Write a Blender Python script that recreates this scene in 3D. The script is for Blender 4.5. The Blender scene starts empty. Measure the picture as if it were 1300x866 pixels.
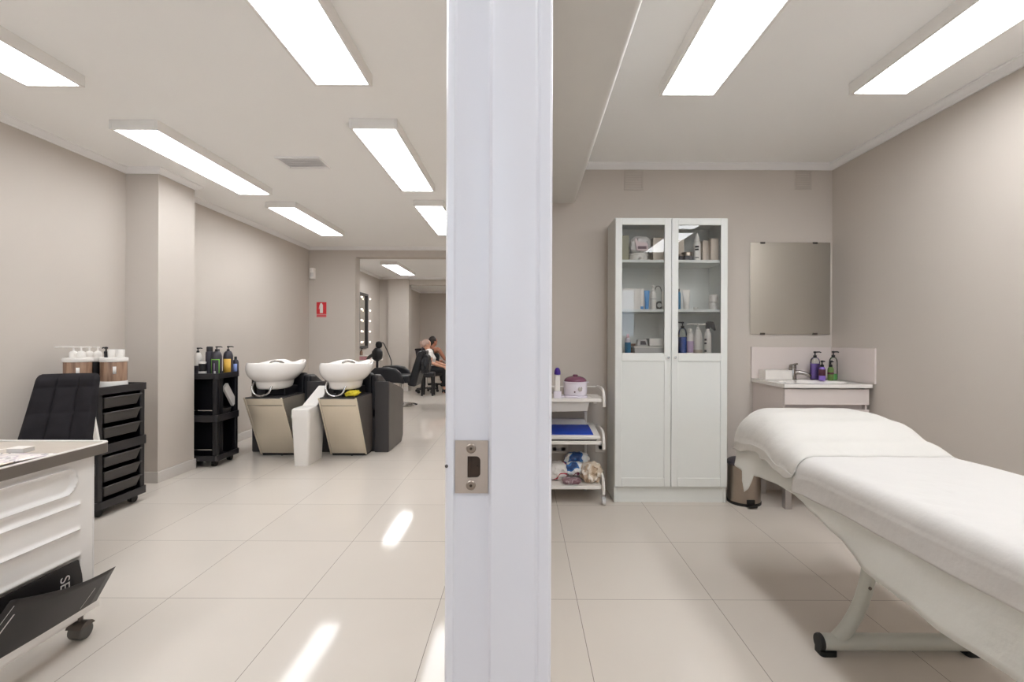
import bpy, bmesh, math, random
from mathutils import Vector, Matrix
random.seed(7)
PI = math.pi
scene = bpy.context.scene
COL = scene.collection

# ------------------------------------------------------------------ materials
def lin(c):
    if isinstance(c, str):
        c = c.lstrip('#'); c = [int(c[i:i+2], 16)/255 for i in (0, 2, 4)]
    return tuple((v/12.92 if v <= .04045 else ((v+.055)/1.055)**2.4) for v in c)

def mat(name, col, rough=.5, metal=0, var=.04, scale=8, bump=0, bscale=60, spec=.5, trans=0, emit=0, coat=0, stretch=None):
    m = bpy.data.materials.new(name); m.use_nodes = True
    nt = m.node_tree; N = nt.nodes; L = nt.links
    b = N['Principled BSDF']
    c = lin(col)
    b.inputs['Roughness'].default_value = rough
    b.inputs['Metallic'].default_value = metal
    b.inputs['Specular IOR Level'].default_value = spec
    b.inputs['Coat Weight'].default_value = coat
    if trans: b.inputs['Transmission Weight'].default_value = trans
    tc = N.new('ShaderNodeTexCoord'); mp = N.new('ShaderNodeMapping')
    L.new(tc.outputs['Object'], mp.inputs['Vector'])
    if stretch: mp.inputs['Scale'].default_value = stretch
    nz = N.new('ShaderNodeTexNoise'); nz.inputs['Scale'].default_value = scale; nz.inputs['Detail'].default_value = 4
    L.new(mp.outputs['Vector'], nz.inputs['Vector'])
    rp = N.new('ShaderNodeValToRGB')
    rp.color_ramp.elements[0].position = .3; rp.color_ramp.elements[1].position = .7
    rp.color_ramp.elements[0].color = (*[max(0, v*(1-var)) for v in c], 1)
    rp.color_ramp.elements[1].color = (*[min(1, v*(1+var)) for v in c], 1)
    L.new(nz.outputs['Fac'], rp.inputs['Fac']); L.new(rp.outputs['Color'], b.inputs['Base Color'])
    if bump:
        n2 = N.new('ShaderNodeTexNoise'); n2.inputs['Scale'].default_value = bscale; n2.inputs['Detail'].default_value = 3
        L.new(mp.outputs['Vector'], n2.inputs['Vector'])
        bp = N.new('ShaderNodeBump'); bp.inputs['Strength'].default_value = bump; bp.inputs['Distance'].default_value = .01
        L.new(n2.outputs['Fac'], bp.inputs['Height']); L.new(bp.outputs['Normal'], b.inputs['Normal'])
    if emit:
        b.inputs['Emission Color'].default_value = (*c, 1); b.inputs['Emission Strength'].default_value = emit
    return m

def patch_mat(name, cols, scale=12, rough=.35):
    """printed plastic: hard-edged colour patches"""
    m = bpy.data.materials.new(name); m.use_nodes = True
    nt = m.node_tree; N = nt.nodes; L = nt.links; b = N['Principled BSDF']
    b.inputs['Roughness'].default_value = rough
    tc = N.new('ShaderNodeTexCoord')
    nz = N.new('ShaderNodeTexNoise'); nz.inputs['Scale'].default_value = scale; nz.inputs['Detail'].default_value = 1.5
    L.new(tc.outputs['Object'], nz.inputs['Vector'])
    rp = N.new('ShaderNodeValToRGB'); rp.color_ramp.interpolation = 'CONSTANT'
    els = rp.color_ramp.elements
    els[0].position = 0; els[0].color = (*lin(cols[0][1]), 1)
    els[1].position = cols[1][0]; els[1].color = (*lin(cols[1][1]), 1)
    for p, c in cols[2:]:
        e = els.new(p); e.color = (*lin(c), 1)
    L.new(nz.outputs['Fac'], rp.inputs['Fac']); L.new(rp.outputs['Color'], b.inputs['Base Color'])
    n2 = N.new('ShaderNodeTexNoise'); n2.inputs['Scale'].default_value = 30
    L.new(tc.outputs['Object'], n2.inputs['Vector'])
    bp = N.new('ShaderNodeBump'); bp.inputs['Strength'].default_value = .5; bp.inputs['Distance'].default_value = .02
    L.new(n2.outputs['Fac'], bp.inputs['Height']); L.new(bp.outputs['Normal'], b.inputs['Normal'])
    return m

def wood_mat(name, c1, c2):
    m = bpy.data.materials.new(name); m.use_nodes = True
    nt = m.node_tree; N = nt.nodes; L = nt.links; b = N['Principled BSDF']
    b.inputs['Roughness'].default_value = .45
    tc = N.new('ShaderNodeTexCoord'); mp = N.new('ShaderNodeMapping'); mp.inputs['Scale'].default_value = (30, 30, 3)
    nz = N.new('ShaderNodeTexNoise'); nz.inputs['Scale'].default_value = 1.6; nz.inputs['Detail'].default_value = 6
    L.new(tc.outputs['Object'], mp.inputs['Vector']); L.new(mp.outputs['Vector'], nz.inputs['Vector'])
    rp = N.new('ShaderNodeValToRGB'); rp.color_ramp.elements[0].position = .35; rp.color_ramp.elements[1].position = .65
    rp.color_ramp.elements[0].color = (*lin(c1), 1); rp.color_ramp.elements[1].color = (*lin(c2), 1)
    L.new(nz.outputs['Fac'], rp.inputs['Fac']); L.new(rp.outputs['Color'], b.inputs['Base Color'])
    return m

def glass_mat(name, tint=(1, 1, 1), rough=0.0, ior=1.45):
    m = bpy.data.materials.new(name); m.use_nodes = True
    nt = m.node_tree; N = nt.nodes; L = nt.links
    N.remove(N['Principled BSDF'])
    out = N['Material Output']
    t = N.new('ShaderNodeBsdfTransparent'); t.inputs['Color'].default_value = (*tint, 1)
    g = N.new('ShaderNodeBsdfGlossy'); g.inputs['Roughness'].default_value = rough
    f = N.new('ShaderNodeFresnel'); f.inputs['IOR'].default_value = ior
    mx = N.new('ShaderNodeMixShader')
    L.new(f.outputs[0], mx.inputs[0]); L.new(t.outputs[0], mx.inputs[1]); L.new(g.outputs[0], mx.inputs[2])
    L.new(mx.outputs[0], out.inputs['Surface'])
    return m

def sheet_mat(name, col, translucency=.35):
    m = bpy.data.materials.new(name); m.use_nodes = True
    nt = m.node_tree; N = nt.nodes; L = nt.links
    b = N['Principled BSDF']; out = N['Material Output']
    b.inputs['Roughness'].default_value = .85; b.inputs['Base Color'].default_value = (*lin(col), 1)
    b.inputs['Specular IOR Level'].default_value = .2
    tc = N.new('ShaderNodeTexCoord')
    n2 = N.new('ShaderNodeTexNoise'); n2.inputs['Scale'].default_value = 9; n2.inputs['Detail'].default_value = 5
    L.new(tc.outputs['Object'], n2.inputs['Vector'])
    bp = N.new('ShaderNodeBump'); bp.inputs['Strength'].default_value = .25; bp.inputs['Distance'].default_value = .03
    L.new(n2.outputs['Fac'], bp.inputs['Height']); L.new(bp.outputs['Normal'], b.inputs['Normal'])
    t = N.new('ShaderNodeBsdfTranslucent'); t.inputs['Color'].default_value = (*lin(col), 1)
    mx = N.new('ShaderNodeMixShader'); mx.inputs[0].default_value = translucency
    L.new(b.outputs[0], mx.inputs[1]); L.new(t.outputs[0], mx.inputs[2]); L.new(mx.outputs[0], out.inputs['Surface'])
    return m

def tile_floor():
    m = bpy.data.materials.new('polished_porcelain_tile'); m.use_nodes = True
    nt = m.node_tree; N = nt.nodes; L = nt.links; b = N['Principled BSDF']
    tc = N.new('ShaderNodeTexCoord'); sp = N.new('ShaderNodeSeparateXYZ')
    L.new(tc.outputs['Object'], sp.inputs[0])
    def math_(op, a, bb=None, c=None):
        n = N.new('ShaderNodeMath'); n.operation = op
        for i, v in enumerate((a, bb, c)):
            if v is None: continue
            if isinstance(v, (int, float)): n.inputs[i].default_value = v
            else: L.new(v, n.inputs[i])
        return n.outputs[0]
    def joint(o, off):
        a = math_('ADD', o, off); a = math_('DIVIDE', a, .6)
        fl = math_('FLOOR', a); fr = math_('SUBTRACT', a, fl)
        d = math_('SUBTRACT', fr, .5); d = math_('ABSOLUTE', d)      # .5 at the joint
        return math_('GREATER_THAN', d, .5-.0022), fl
    jx, ix = joint(sp.outputs['X'], -.245+60)
    jy, iy = joint(sp.outputs['Y'], -2.12+60)
    j = math_('MAXIMUM', jx, jy)
    # each tile its own faint tone
    cb = N.new('ShaderNodeCombineXYZ'); L.new(ix, cb.inputs[0]); L.new(iy, cb.inputs[1])
    wn = N.new('ShaderNodeTexWhiteNoise'); L.new(cb.outputs[0], wn.inputs['Vector'])
    nz = N.new('ShaderNodeTexNoise'); nz.inputs['Scale'].default_value = 2.2; nz.inputs['Detail'].default_value = 5
    L.new(tc.outputs['Object'], nz.inputs['Vector'])
    s = math_('MULTIPLY', wn.outputs['Value'], .35); s = math_('MULTIPLY_ADD', nz.outputs['Fac'], .65, s)
    rp = N.new('ShaderNodeValToRGB')
    rp.color_ramp.elements[0].color = (*lin(FLOOR_A), 1); rp.color_ramp.elements[1].color = (*lin(FLOOR_B), 1)
    L.new(s, rp.inputs['Fac'])
    mx = N.new('ShaderNodeMix'); mx.data_type = 'RGBA'
    L.new(j, mx.inputs[0]); L.new(rp.outputs['Color'], mx.inputs[6]); mx.inputs[7].default_value = (*lin('#857d75'), 1)
    L.new(mx.outputs[2], b.inputs['Base Color'])
    rj = math_('MULTIPLY_ADD', j, .5, .075); L.new(rj, b.inputs['Roughness'])
    b.inputs['Specular IOR Level'].default_value = .13
    return m

FLOOR_A, FLOOR_B = '#cbc3ba', '#d4ccc3'
M = {}
M['wall'] = mat('taupe_wall_paint', '#c6beb6', .7, var=.015, scale=1.5, bump=.06, bscale=220, spec=.3)
M['ceil'] = mat('white_ceiling_lacquer', '#f8f8f7', .38, var=.01, scale=1, spec=.35)
M['trimw'] = mat('white_moulding_paint', '#efeeee', .45, var=.01)
M['beam'] = mat('white_beam_paint', '#d6d4d0', .6, var=.01)
M['base'] = mat('beige_skirting_tile', '#ccc7c2', .25, var=.03, scale=3)
M['floor'] = tile_floor()
M['jamb'] = mat('white_lacquered_frame', '#dad8dc', .32, var=.012, scale=5)
M['legsteel'] = mat('brushed_leg_metal', '#b4b0ae', .38, .8, var=.02)
M['tapsteel'] = mat('tap_chrome', '#9d9893', .16, 1, var=.01)
M['platesteel'] = mat('satin_strike_metal', '#c9bdb2', .42, .8, var=.03, scale=60)
M['steel'] = mat('satin_nickel', '#a99d92', .33, 1, var=.03, scale=20)
M['chrome'] = mat('chrome', '#d9d9d9', .08, 1, var=.01)
M['dkmetal'] = mat('dark_screw_steel', '#6a6460', .35, 1, var=.1, scale=50)
M['hole'] = mat('dark_wood_recess', '#3a2a1e', .8, var=.2, scale=30)
M['lightframe'] = mat('light_grey_aluminium_housing', '#ebe9e6', .45, var=.01)
M['emit'] = mat('led_diffuser', '#f9fcff', .6, var=0, emit=6.5)
M['emit2'] = mat('led_diffuser_treatment_room', '#fbfdff', .6, var=0, emit=7.6)
M['emit3'] = mat('led_diffuser_rear_salon', '#fbfdff', .6, var=0, emit=11)
M['emit4'] = mat('led_diffuser_basin_area', '#fbfdff', .6, var=0, emit=9.2)
M['bulb'] = mat('lit_bulb_glass', '#fff6ea', .4, var=0, emit=.9)
M['white'] = mat('white_plastic', '#e6e2dd', .35, var=.012)
M['cabw'] = mat('white_foil_cabinet', '#dcdedb', .42, var=.012, scale=3)
M['greyw'] = mat('pale_grey_plastic', '#c9c6c4', .4, var=.02)
M['pinkgrey'] = mat('pinkish_white_gloss_board', '#d9cfcb', .25, var=.01)
M['black'] = mat('black_plastic', '#17161a', .35, var=.15, scale=10)
M['black2'] = mat('charcoal_plastic', '#34313a', .38, var=.1, scale=10)
M['cartband'] = mat('black_tray_plastic', '#262427', .35, var=.1, scale=10)
M['drawer'] = mat('dark_grey_drawer_plastic', '#3d3a39', .4, var=.06, scale=8)
M['leather'] = mat('black_leatherette', '#1b1b20', .38, var=.15, bump=.12, bscale=150)
M['velvet'] = mat('black_suede_upholstery', '#1f1c1f', .8, var=.22, scale=14, bump=.1, bscale=200, spec=.2)
M['armgrey'] = mat('grey_laminate_side', '#57524f', .4, var=.05, scale=6)
M['armdark'] = mat('dark_grey_laminate_front', '#3d3a3b', .4, var=.05, scale=6)
M['brushed'] = mat('brushed_champagne_steel', '#eee4d2', .30, .8, var=.03, scale=2, bump=.01)
M['ceramic'] = mat('white_glazed_ceramic', '#ece8e4', .12, var=.008)
M['rubber'] = mat('grey_rubber_wheel', '#5d5b58', .6, var=.12, scale=20)
M['darkrubber'] = mat('black_rubber', '#161514', .5, var=.15)
M['edge'] = mat('grey_edge_band', '#726b64', .4, .3, var=.04)
M['deskpanel'] = mat('moulded_white_side_panel', '#e4e2e0', .38, var=.015)
M['desktop'] = mat('cream_desk_surface', '#bdb2a6', .35, var=.05, scale=4, stretch=(1, 6, 1))
M['paperdark'] = mat('black_glossy_print', '#1a1617', .4, var=.15, scale=6)
M['paper'] = mat('white_paper', '#e8e4e0', .7, var=.02)
M['lilacpaper'] = patch_mat('printed_magazine_page', [(0, '#e9e0da'), (.47, '#cdbfc8'), (.53, '#ece6e2'), (.6, '#6f5f66'), (.64, '#e8dccc')], 16, .3)
M['wood'] = wood_mat('walnut_look_foil', '#7d5f4b', '#a98a74')
M['gold'] = mat('gold_foil', '#c9a54c', .3, .6, var=.05)
M['green'] = mat('green_label_frame', '#7fc24a', .5, var=.04)
M['yellow'] = mat('amber_yellow_label', '#e3b44c', .5, var=.04)
M['blue'] = mat('pale_blue_label', '#8fa3dd', .5, var=.05)
M['deepblue'] = mat('deep_blue_liquid', '#2559c0', .25, var=.08)
M['teal'] = mat('teal_blue_label', '#2c7aa6', .4, var=.08)
M['skyblue'] = mat('sky_blue_tube', '#5c9ddb', .35, var=.06)
M['purple'] = mat('violet_plastic', '#42208a', .3, var=.1)
M['lilac'] = mat('lilac_label', '#bfa6c9', .5, var=.05)
M['purplesoap'] = mat('purple_soap', '#8d70c8', .2, var=.08)
M['plum'] = mat('dark_plum_label', '#4c2030', .45, var=.08)
M['plumlid'] = mat('translucent_plum_lid', '#74455d', .15, var=.1, scale=20)
M['pot'] = mat('pale_lilac_pot', '#e3dde8', .25, var=.02)
M['limesoap'] = mat('lime_green_soap', '#7fd47c', .2, var=.06)
M['olive'] = mat('olive_green_label', '#5f7a3c', .45, var=.15, scale=60)
M['clear'] = glass_mat('clear_bottle_plastic', (.97, .98, .97), .05)
M['pane'] = glass_mat('cabinet_glass', (.985, .985, .98))
M['winpane'] = glass_mat('window_glass', (.95, .98, 1))
M['mirror'] = mat('mirror_silver', '#d8d6d0', .02, 1, var=0)
M['red'] = mat('signal_red', '#d22f36', .45, var=.03)
M['pinkred'] = mat('faded_red_print', '#d9777a', .5, var=.03)
M['yellowcloth'] = mat('yellow_cleaning_cloth', '#e3d23c', .85, var=.1, scale=40, bump=.3, bscale=120)
M['beigebox'] = mat('beige_carton', '#c9bcae', .6, var=.04)
M['greenbox'] = mat('olive_beige_carton', '#9b9880', .6, var=.06)
M['brownbox'] = mat('brown_carton', '#8b6f5c', .6, var=.08)
M['uvblue'] = mat('cobalt_blue_cover', '#123fae', .18, var=.25, scale=6)
M['sheet'] = sheet_mat('white_nonwoven_sheet', '#d4d1ce', .14)
M['sheet2'] = sheet_mat('thin_white_nonwoven_undersheet', '#e9e9e5', .35)
M['cover'] = sheet_mat('white_towelling_cover', '#d2cfca', .12)
M['bedmetal'] = mat('pale_grey_enamelled_tube', '#c3c4bc', .35, var=.02)
M['bag1'] = patch_mat('white_red_printed_bag', [(0, '#e6e2de'), (.56, '#b23a48'), (.6, '#e6dfdc'), (.7, '#cfc9c6')], 9)
M['bag2'] = patch_mat('blue_white_printed_bag', [(0, '#23467f'), (.4, '#2f6db5'), (.46, '#dfe4e6'), (.56, '#e7e3e0'), (.63, '#7b3a52'), (.66, '#e0dcdb')], 11)
M['bag3'] = patch_mat('crumpled_cream_bag', [(0, '#b79f86'), (.4, '#d8c8b4'), (.5, '#eee6dc'), (.6, '#c9b59e')], 13)
M['bag4'] = patch_mat('mauve_flat_pack', [(0, '#8d7076'), (.5, '#b9a7a9'), (.56, '#7d5962')], 18)
M['skin'] = mat('skin', '#c9967d', .5, var=.05, scale=20)
M['skin2'] = mat('skin_warm', '#b98068', .5, var=.05, scale=20)
M['blond'] = mat('ash_blond_hair', '#a98d80', .5, var=.3, scale=40, stretch=(6, 6, 1))
M['brownhair'] = mat('dark_brown_hair', '#241a17', .45, var=.3, scale=40)
M['shirt'] = mat('white_cotton', '#e6e0dd', .8, var=.03, bump=.1)
M['darkcloth'] = mat('black_cloth', '#1a191d', .8, var=.2, bump=.15)
M['palepink'] = mat('pale_pink_label', '#d8c4c6', .5, var=.05)
M['pinkbox'] = mat('pink_box', '#dba3ab', .5, var=.1, scale=25)
M['ventpaint'] = mat('vent_paint', '#bdb5ad', .7, var=.02)
M['socket'] = mat('socket_plastic', '#cfc9c3', .35, var=.01)

# ------------------------------------------------------------------ mesh builder
class MB:
    def __init__(s): s.v = []; s.f = []
    def _add(s, vs, fs):
        o = len(s.v); s.v += [Vector(v) for v in vs]; s.f += [[i+o for i in f] for f in fs]; return s
    def box(s, x0, x1, y0, y1, z0, z1, mtx=None):
        vs = [Vector((x, y, z)) for z in (z0, z1) for x, y in ((x0, y0), (x1, y0), (x1, y1), (x0, y1))]
        if mtx is not None: vs = [mtx @ v for v in vs]
        return s._add(vs, [(3, 2, 1, 0), (4, 5, 6, 7), (0, 1, 5, 4), (1, 2, 6, 5), (2, 3, 7, 6), (3, 0, 4, 7)])
    def hexa(s, lo, hi):
        """lo, hi: four points each, counter-clockwise from above"""
        return s._add(list(lo)+list(hi), [(3, 2, 1, 0), (4, 5, 6, 7), (0, 1, 5, 4), (1, 2, 6, 5), (2, 3, 7, 6), (3, 0, 4, 7)])
    def prism(s, poly, axis, a0, a1):
        def P(p, a):
            return {'x': (a, p[0], p[1]), 'y': (p[0], a, p[1]), 'z': (p[0], p[1], a)}[axis]
        n = len(poly)
        vs = [P(p, a0) for p in poly]+[P(p, a1) for p in poly]
        fs = [tuple(range(n-1, -1, -1)), tuple(range(n, 2*n))]+[(i, (i+1) % n, n+(i+1) % n, n+i) for i in range(n)]
        return s._add(vs, fs)
    def tube(s, pts, r, n=12, caps=True, smooth=0):
        pts = [Vector(p) for p in pts]
        rs = list(r) if isinstance(r, (list, tuple)) else [r]*len(pts)
        if smooth:
            P = []; R = []
            for i in range(len(pts)-1):
                p0 = pts[max(0, i-1)]; p1 = pts[i]; p2 = pts[i+1]; p3 = pts[min(len(pts)-1, i+2)]
                for k in range(smooth):
                    t = k/smooth
                    P.append(.5*((2*p1)+(p2-p0)*t+(2*p0-5*p1+4*p2-p3)*t*t+(3*p1-p0-3*p2+p3)*t**3)); R.append(rs[i]*(1-t)+rs[i+1]*t)
            P.append(pts[-1]); R.append(rs[-1]); pts, rs = P, R
        m = len(pts); vs = []; fs = []
        t0 = (pts[1]-pts[0]).normalized()
        up = Vector((0, 0, 1)) if abs(t0.z) < .9 else Vector((1, 0, 0))
        nrm = t0.cross(up).normalized()
        for i in range(m):
            t = (pts[min(m-1, i+1)]-pts[max(0, i-1)])
            t = t.normalized() if t.length > 1e-9 else t0
            nrm = (nrm-t*nrm.dot(t)); nrm = nrm.normalized() if nrm.length > 1e-6 else t.orthogonal().normalized()
            b = t.cross(nrm)
            for k in range(n):
                a = 2*PI*k/n; vs.append(pts[i]+(nrm*math.cos(a)+b*math.sin(a))*rs[i])
        for i in range(m-1):
            for k in range(n):
                fs.append((i*n+k, i*n+(k+1) % n, (i+1)*n+(k+1) % n, (i+1)*n+k))
        if caps: fs += [tuple(range(n-1, -1, -1)), tuple(range((m-1)*n, m*n))]
        return s._add(vs, fs)
    def cyl(s, p0, p1, r0, r1=None, n=24): return s.tube([p0, p1], [r0, r0 if r1 is None else r1], n)
    def lathe(s, prof, c=(0, 0, 0), n=28, sx=1, sy=1, mtx=None):
        vs = []; fs = []; c = Vector(c); m = len(prof)
        for r, z in prof:
            for k in range(n):
                a = 2*PI*k/n; v = Vector((r*math.cos(a)*sx, r*math.sin(a)*sy, z))
                if mtx is not None: v = mtx @ v
                vs.append(c+v)
        for i in range(m-1):
            for k in range(n): fs.append((i*n+k, i*n+(k+1) % n, (i+1)*n+(k+1) % n, (i+1)*n+k))
        fs += [tuple(range(n-1, -1, -1)), tuple(range((m-1)*n, m*n))]
        return s._add(vs, fs)
    def sphere(s, c, r, n=16, mtx=None):
        r = r if isinstance(r, (tuple, list)) else (r, r, r)
        prof = [(max(1e-4, math.sin(PI*i/n)), -math.cos(PI*i/n)) for i in range(n+1)]
        o = len(s.v); s.lathe(prof, (0, 0, 0), n*2)
        for i in range(o, len(s.v)):
            v = Vector((s.v[i].x*r[0], s.v[i].y*r[1], s.v[i].z*r[2]))
            if mtx is not None: v = mtx @ v
            s.v[i] = v+Vector(c)
        return s
    def grid(s, fn, nu, nv, closeu=False, flip=False):
        vs = [fn(i/nu, j/nv) for i in range(nu+(0 if closeu else 1)) for j in range(nv+1)]
        mu = nu if closeu else nu+1; fs = []
        for i in range(nu):
            for j in range(nv):
                a = i*(nv+1)+j; b = ((i+1) % mu)*(nv+1)+j
                fs.append((a, b, b+1, a+1) if not flip else (a, a+1, b+1, b))
        return s._add(vs, fs)
    def sweep(s, path, prof):
        """closed profile (d = distance into the room, z) carried along a floor-plan path; the room lies right of the path"""
        n = len(path); P = [Vector(p) for p in path]; nn = []
        for i in range(n-1):
            d = (P[i+1]-P[i]).normalized(); nn.append(Vector((d.y, -d.x)))
        vs = []; fs = []; k = len(prof)
        for i in range(n):
            a = nn[max(0, i-1)]; b = nn[min(n-2, i)]; off = (a+b)/(1+a.dot(b))
            for d, z in prof: vs.append((P[i].x+off.x*d, P[i].y+off.y*d, z))
        for i in range(n-1):
            for j in range(k): fs.append((i*k+j, i*k+(j+1) % k, (i+1)*k+(j+1) % k, (i+1)*k+j))
        fs += [tuple(range(k)), tuple(range((n-1)*k, n*k))]
        return s._add(vs, fs)

def build(name, mb, m, parent=None, world=False, bevel=0, seg=2, angle=35, solid=0, sub=0):
    """one mesh object; world=True: the vertices are given in scene metres although the parent stands elsewhere"""
    off = Vector((0, 0, 0))
    if parent is not None and world:
        p = parent
        while p is not None: off += p.location; p = p.parent
    own = None
    if parent is None:
        xs = [v.x for v in mb.v]; ys = [v.y for v in mb.v]; zs = [v.z for v in mb.v]
        own = Vector(((min(xs)+max(xs))/2, (min(ys)+max(ys))/2, min(zs))); off = own
    me = bpy.data.meshes.new(name)
    bm = bmesh.new()
    vs = [bm.verts.new(v-off) for v in mb.v]
    for f in mb.f:
        try: bm.faces.new([vs[i] for i in f])
        except ValueError: pass
    bmesh.ops.recalc_face_normals(bm, faces=bm.faces)
    for f in bm.faces: f.smooth = True
    lim = math.radians(angle)
    for e in bm.edges:
        if len(e.link_faces) == 2 and e.calc_face_angle(0) > lim: e.smooth = False
    bm.to_mesh(me); bm.free()
    me.materials.append(m)
    o = bpy.data.objects.new(name, me); COL.objects.link(o)
    if parent is not None: o.parent = parent
    elif own is not None: o.location = own
    if solid:
        md = o.modifiers.new('thickness', 'SOLIDIFY'); md.thickness = solid; md.offset = 0
    if sub:
        md = o.modifiers.new('smooth', 'SUBSURF'); md.levels = sub; md.render_levels = sub
    if bevel:
        md = o.modifiers.new('bevel', 'BEVEL'); md.width = bevel; md.segments = seg; md.limit_method = 'ANGLE'; md.angle_limit = math.radians(40)
        md.harden_normals = False
    return o

def tag(o, label, cat, group=None):
    o['label'] = label; o['category'] = cat
    if group: o['group'] = group
    return o

def thing(name, label, cat, loc=(0, 0, 0), rotz=0, group=None):
    o = bpy.data.objects.new(name, None); COL.objects.link(o)
    o.empty_display_size = .05; o.location = loc; o.rotation_euler = (0, 0, rotz)
    return tag(o, label, cat, group)

def struct(name, mb, m, parent=None, **k):
    o = build(name, mb, m, parent, **k)
    if parent is None: o['kind'] = 'structure'
    return o

def dup(root, loc, rotz=None, label=None, group=None):
    r = root.copy(); COL.objects.link(r); r.location = loc
    if rotz is not None: r.rotation_euler = (0, 0, rotz)
    if label: r['label'] = label
    if group: r['group'] = group
    for ch in list(root.children):
        c = ch.copy(); COL.objects.link(c); c.parent = r
        for g in list(ch.children):
            d = g.copy(); COL.objects.link(d); d.parent = c
    return r

def arc(cx, cy, r, a0, a1, n):
    return [(cx+r*math.cos(math.radians(a0+(a1-a0)*i/n)), cy+r*math.sin(math.radians(a0+(a1-a0)*i/n))) for i in range(n+1)]
def rrect(x0, x1, y0, y1, r, n=6):
    return arc(x1-r, y0+r, r, -90, 0, n)+arc(x1-r, y1-r, r, 0, 90, n)+arc(x0+r, y1-r, r, 90, 180, n)+arc(x0+r, y0+r, r, 180, 270, n)
def sm(a, b, t):
    t = max(0, min(1, (t-a)/(b-a))); return t*t*(3-2*t)
def interp(tab, x):
    if x <= tab[0][0]: return tab[0][1]
    for (a, p), (b, q) in zip(tab, tab[1:]):
        if x <= b:
            t = (x-a)/(b-a); t = t*t*(3-2*t); return p+(q-p)*t
    return tab[-1][1]
# ================================================================== ROOM SHELL
CZ = 2.485                                     # ceiling height
LX, PX0, PX1, RX = -3.14, -.086, .031, 2.364   # left wall, partition faces, right wall
BY, FY, RY, DY = 3.67, 7.07, 10.57, 13.8       # back walls, one after another
NY = -1.6                                      # wall behind the camera

struct('floor', MB().box(LX-.1, RX+.1, NY-.1, DY+.1, -.06, 0), M['floor'])
bpy.data.objects['floor'].data.transform(Matrix.Translation(bpy.data.objects['floor'].location)); bpy.data.objects['floor'].location = (0, 0, 0)
struct('ceiling', MB().box(LX-.1, RX+.1, NY-.1, DY+.1, CZ, CZ+.08), M['ceil'])

struct('wall_left', MB().box(LX-.1, LX, NY, RY, 0, CZ), M['wall'])
struct('wall_pillar', MB().box(LX, -2.88, 3.80, 4.22, 0, CZ), M['wall'])
struct('wall_far', MB().prism([(LX, 0), (-2.457, 0), (-2.457, 2.344), (PX0, 2.344), (PX0, CZ), (LX, CZ)], 'y', FY, FY+.19), M['wall'])
struct('wall_rear', MB().prism([(LX, 0), (-2.48, 0), (-2.48, 2.328), (PX0, 2.328), (PX0, CZ), (LX, CZ)], 'y', RY, RY+.15), M['wall'])
struct('wall_pilaster', MB().box(-2.93, -2.48, RY-.09, RY, 0, 2.44), M['wall'])
struct('wall_deep_left', MB().box(-3.04, -2.94, RY+.15, DY, 0, CZ), M['wall'])
struct('wall_deep_back', MB().box(-3.04, PX1, DY, DY+.1, 0, CZ), M['wall'])
struct('wall_partition', MB().box(PX0, PX1, .60, DY, 0, CZ), M['wall'])
struct('wall_above_doorway', MB().box(PX0, PX1, -.42, .60, 2.09, CZ), M['wall'])
struct('wall_partition_near', MB().box(PX0, PX1, NY, -.42, 0, CZ), M['wall'])
struct('wall_back_right', MB().box(PX1, RX+.1, BY, BY+.1, 0, CZ), M['wall'])
struct('wall_right', MB().box(RX, RX+.1, NY, BY, 0, CZ), M['wall'])
sx0, sx1, sz0, sz1 = -2.95, -.35, 1.35, 2.40
struct('wall_near_left', MB().box(LX-.1, sx0, NY-.1, NY, 0, CZ).box(sx1, PX0, NY-.1, NY, 0, CZ).box(sx0, sx1, NY-.1, NY, 0, sz0).box(sx0, sx1, NY-.1, NY, sz1, CZ), M['wall'])
w = MB()
for a, b, c_, d in ((sx0, sx1, sz0, sz0+.05), (sx0, sx1, sz1-.05, sz1), (sx0, sx0+.05, sz0+.05, sz1-.05), (sx1-.05, sx1, sz0+.05, sz1-.05), (-1.68, -1.62, sz0+.05, sz1-.05)):
    w.box(a, b, NY-.075, NY-.02, c_, d)
w = struct('added_fill_window', w, M['trimw'])  # made-up window behind the camera, added to fill the salon with light
build('pane', MB().box(sx0+.04, sx1-.04, NY-.052, NY-.046, sz0+.04, sz1-.04), M['winpane'], w, world=True)
wx0, wx1, wz0, wz1 = .40, 2.0, 1.15, 2.05
wn = MB()
wn.box(PX0, wx0, NY-.1, NY, 0, CZ).box(wx1, RX+.1, NY-.1, NY, 0, CZ).box(wx0, wx1, NY-.1, NY, 0, wz0).box(wx0, wx1, NY-.1, NY, wz1, CZ)
struct('wall_near_right', wn, M['wall'])
w = struct('window_1', MB().box(wx0, wx1, NY-.075, NY-.02, wz0, wz0+.05).box(wx0, wx1, NY-.075, NY-.02, wz1-.05, wz1)
           .box(wx0, wx0+.05, NY-.075, NY-.02, wz0+.05, wz1-.05).box(wx1-.05, wx1, NY-.075, NY-.02, wz0+.05, wz1-.05)
           .box((wx0+wx1)/2-.03, (wx0+wx1)/2+.03, NY-.075, NY-.02, wz0+.05, wz1-.05), M['trimw'])
build('pane', MB().box(wx0+.04, wx1-.04, NY-.052, NY-.046, wz0+.04, wz1-.04), M['winpane'], w, world=True)

# beam (boxed-in duct) under the ceiling along the partition; its lower edge is rounded and it narrows a little towards the camera
bm_ = MB()
def beam_prof(xr, r=.03): return [(PX1, 2.185)]+arc(xr-r, 2.185+r, r, -90, 0, 8)+[(xr, CZ), (PX1, CZ)]
pa, pb = beam_prof(.33), beam_prof(.402)
n = len(pa)
bm_._add([(x, NY, z) for x, z in pa]+[(x, BY, z) for x, z in pb],
         [tuple(range(n)), tuple(range(n, 2*n))]+[(i, (i+1) % n, n+(i+1) % n, n+i) for i in range(n)])
struct('beam', bm_, M['beam'], angle=50)

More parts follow.
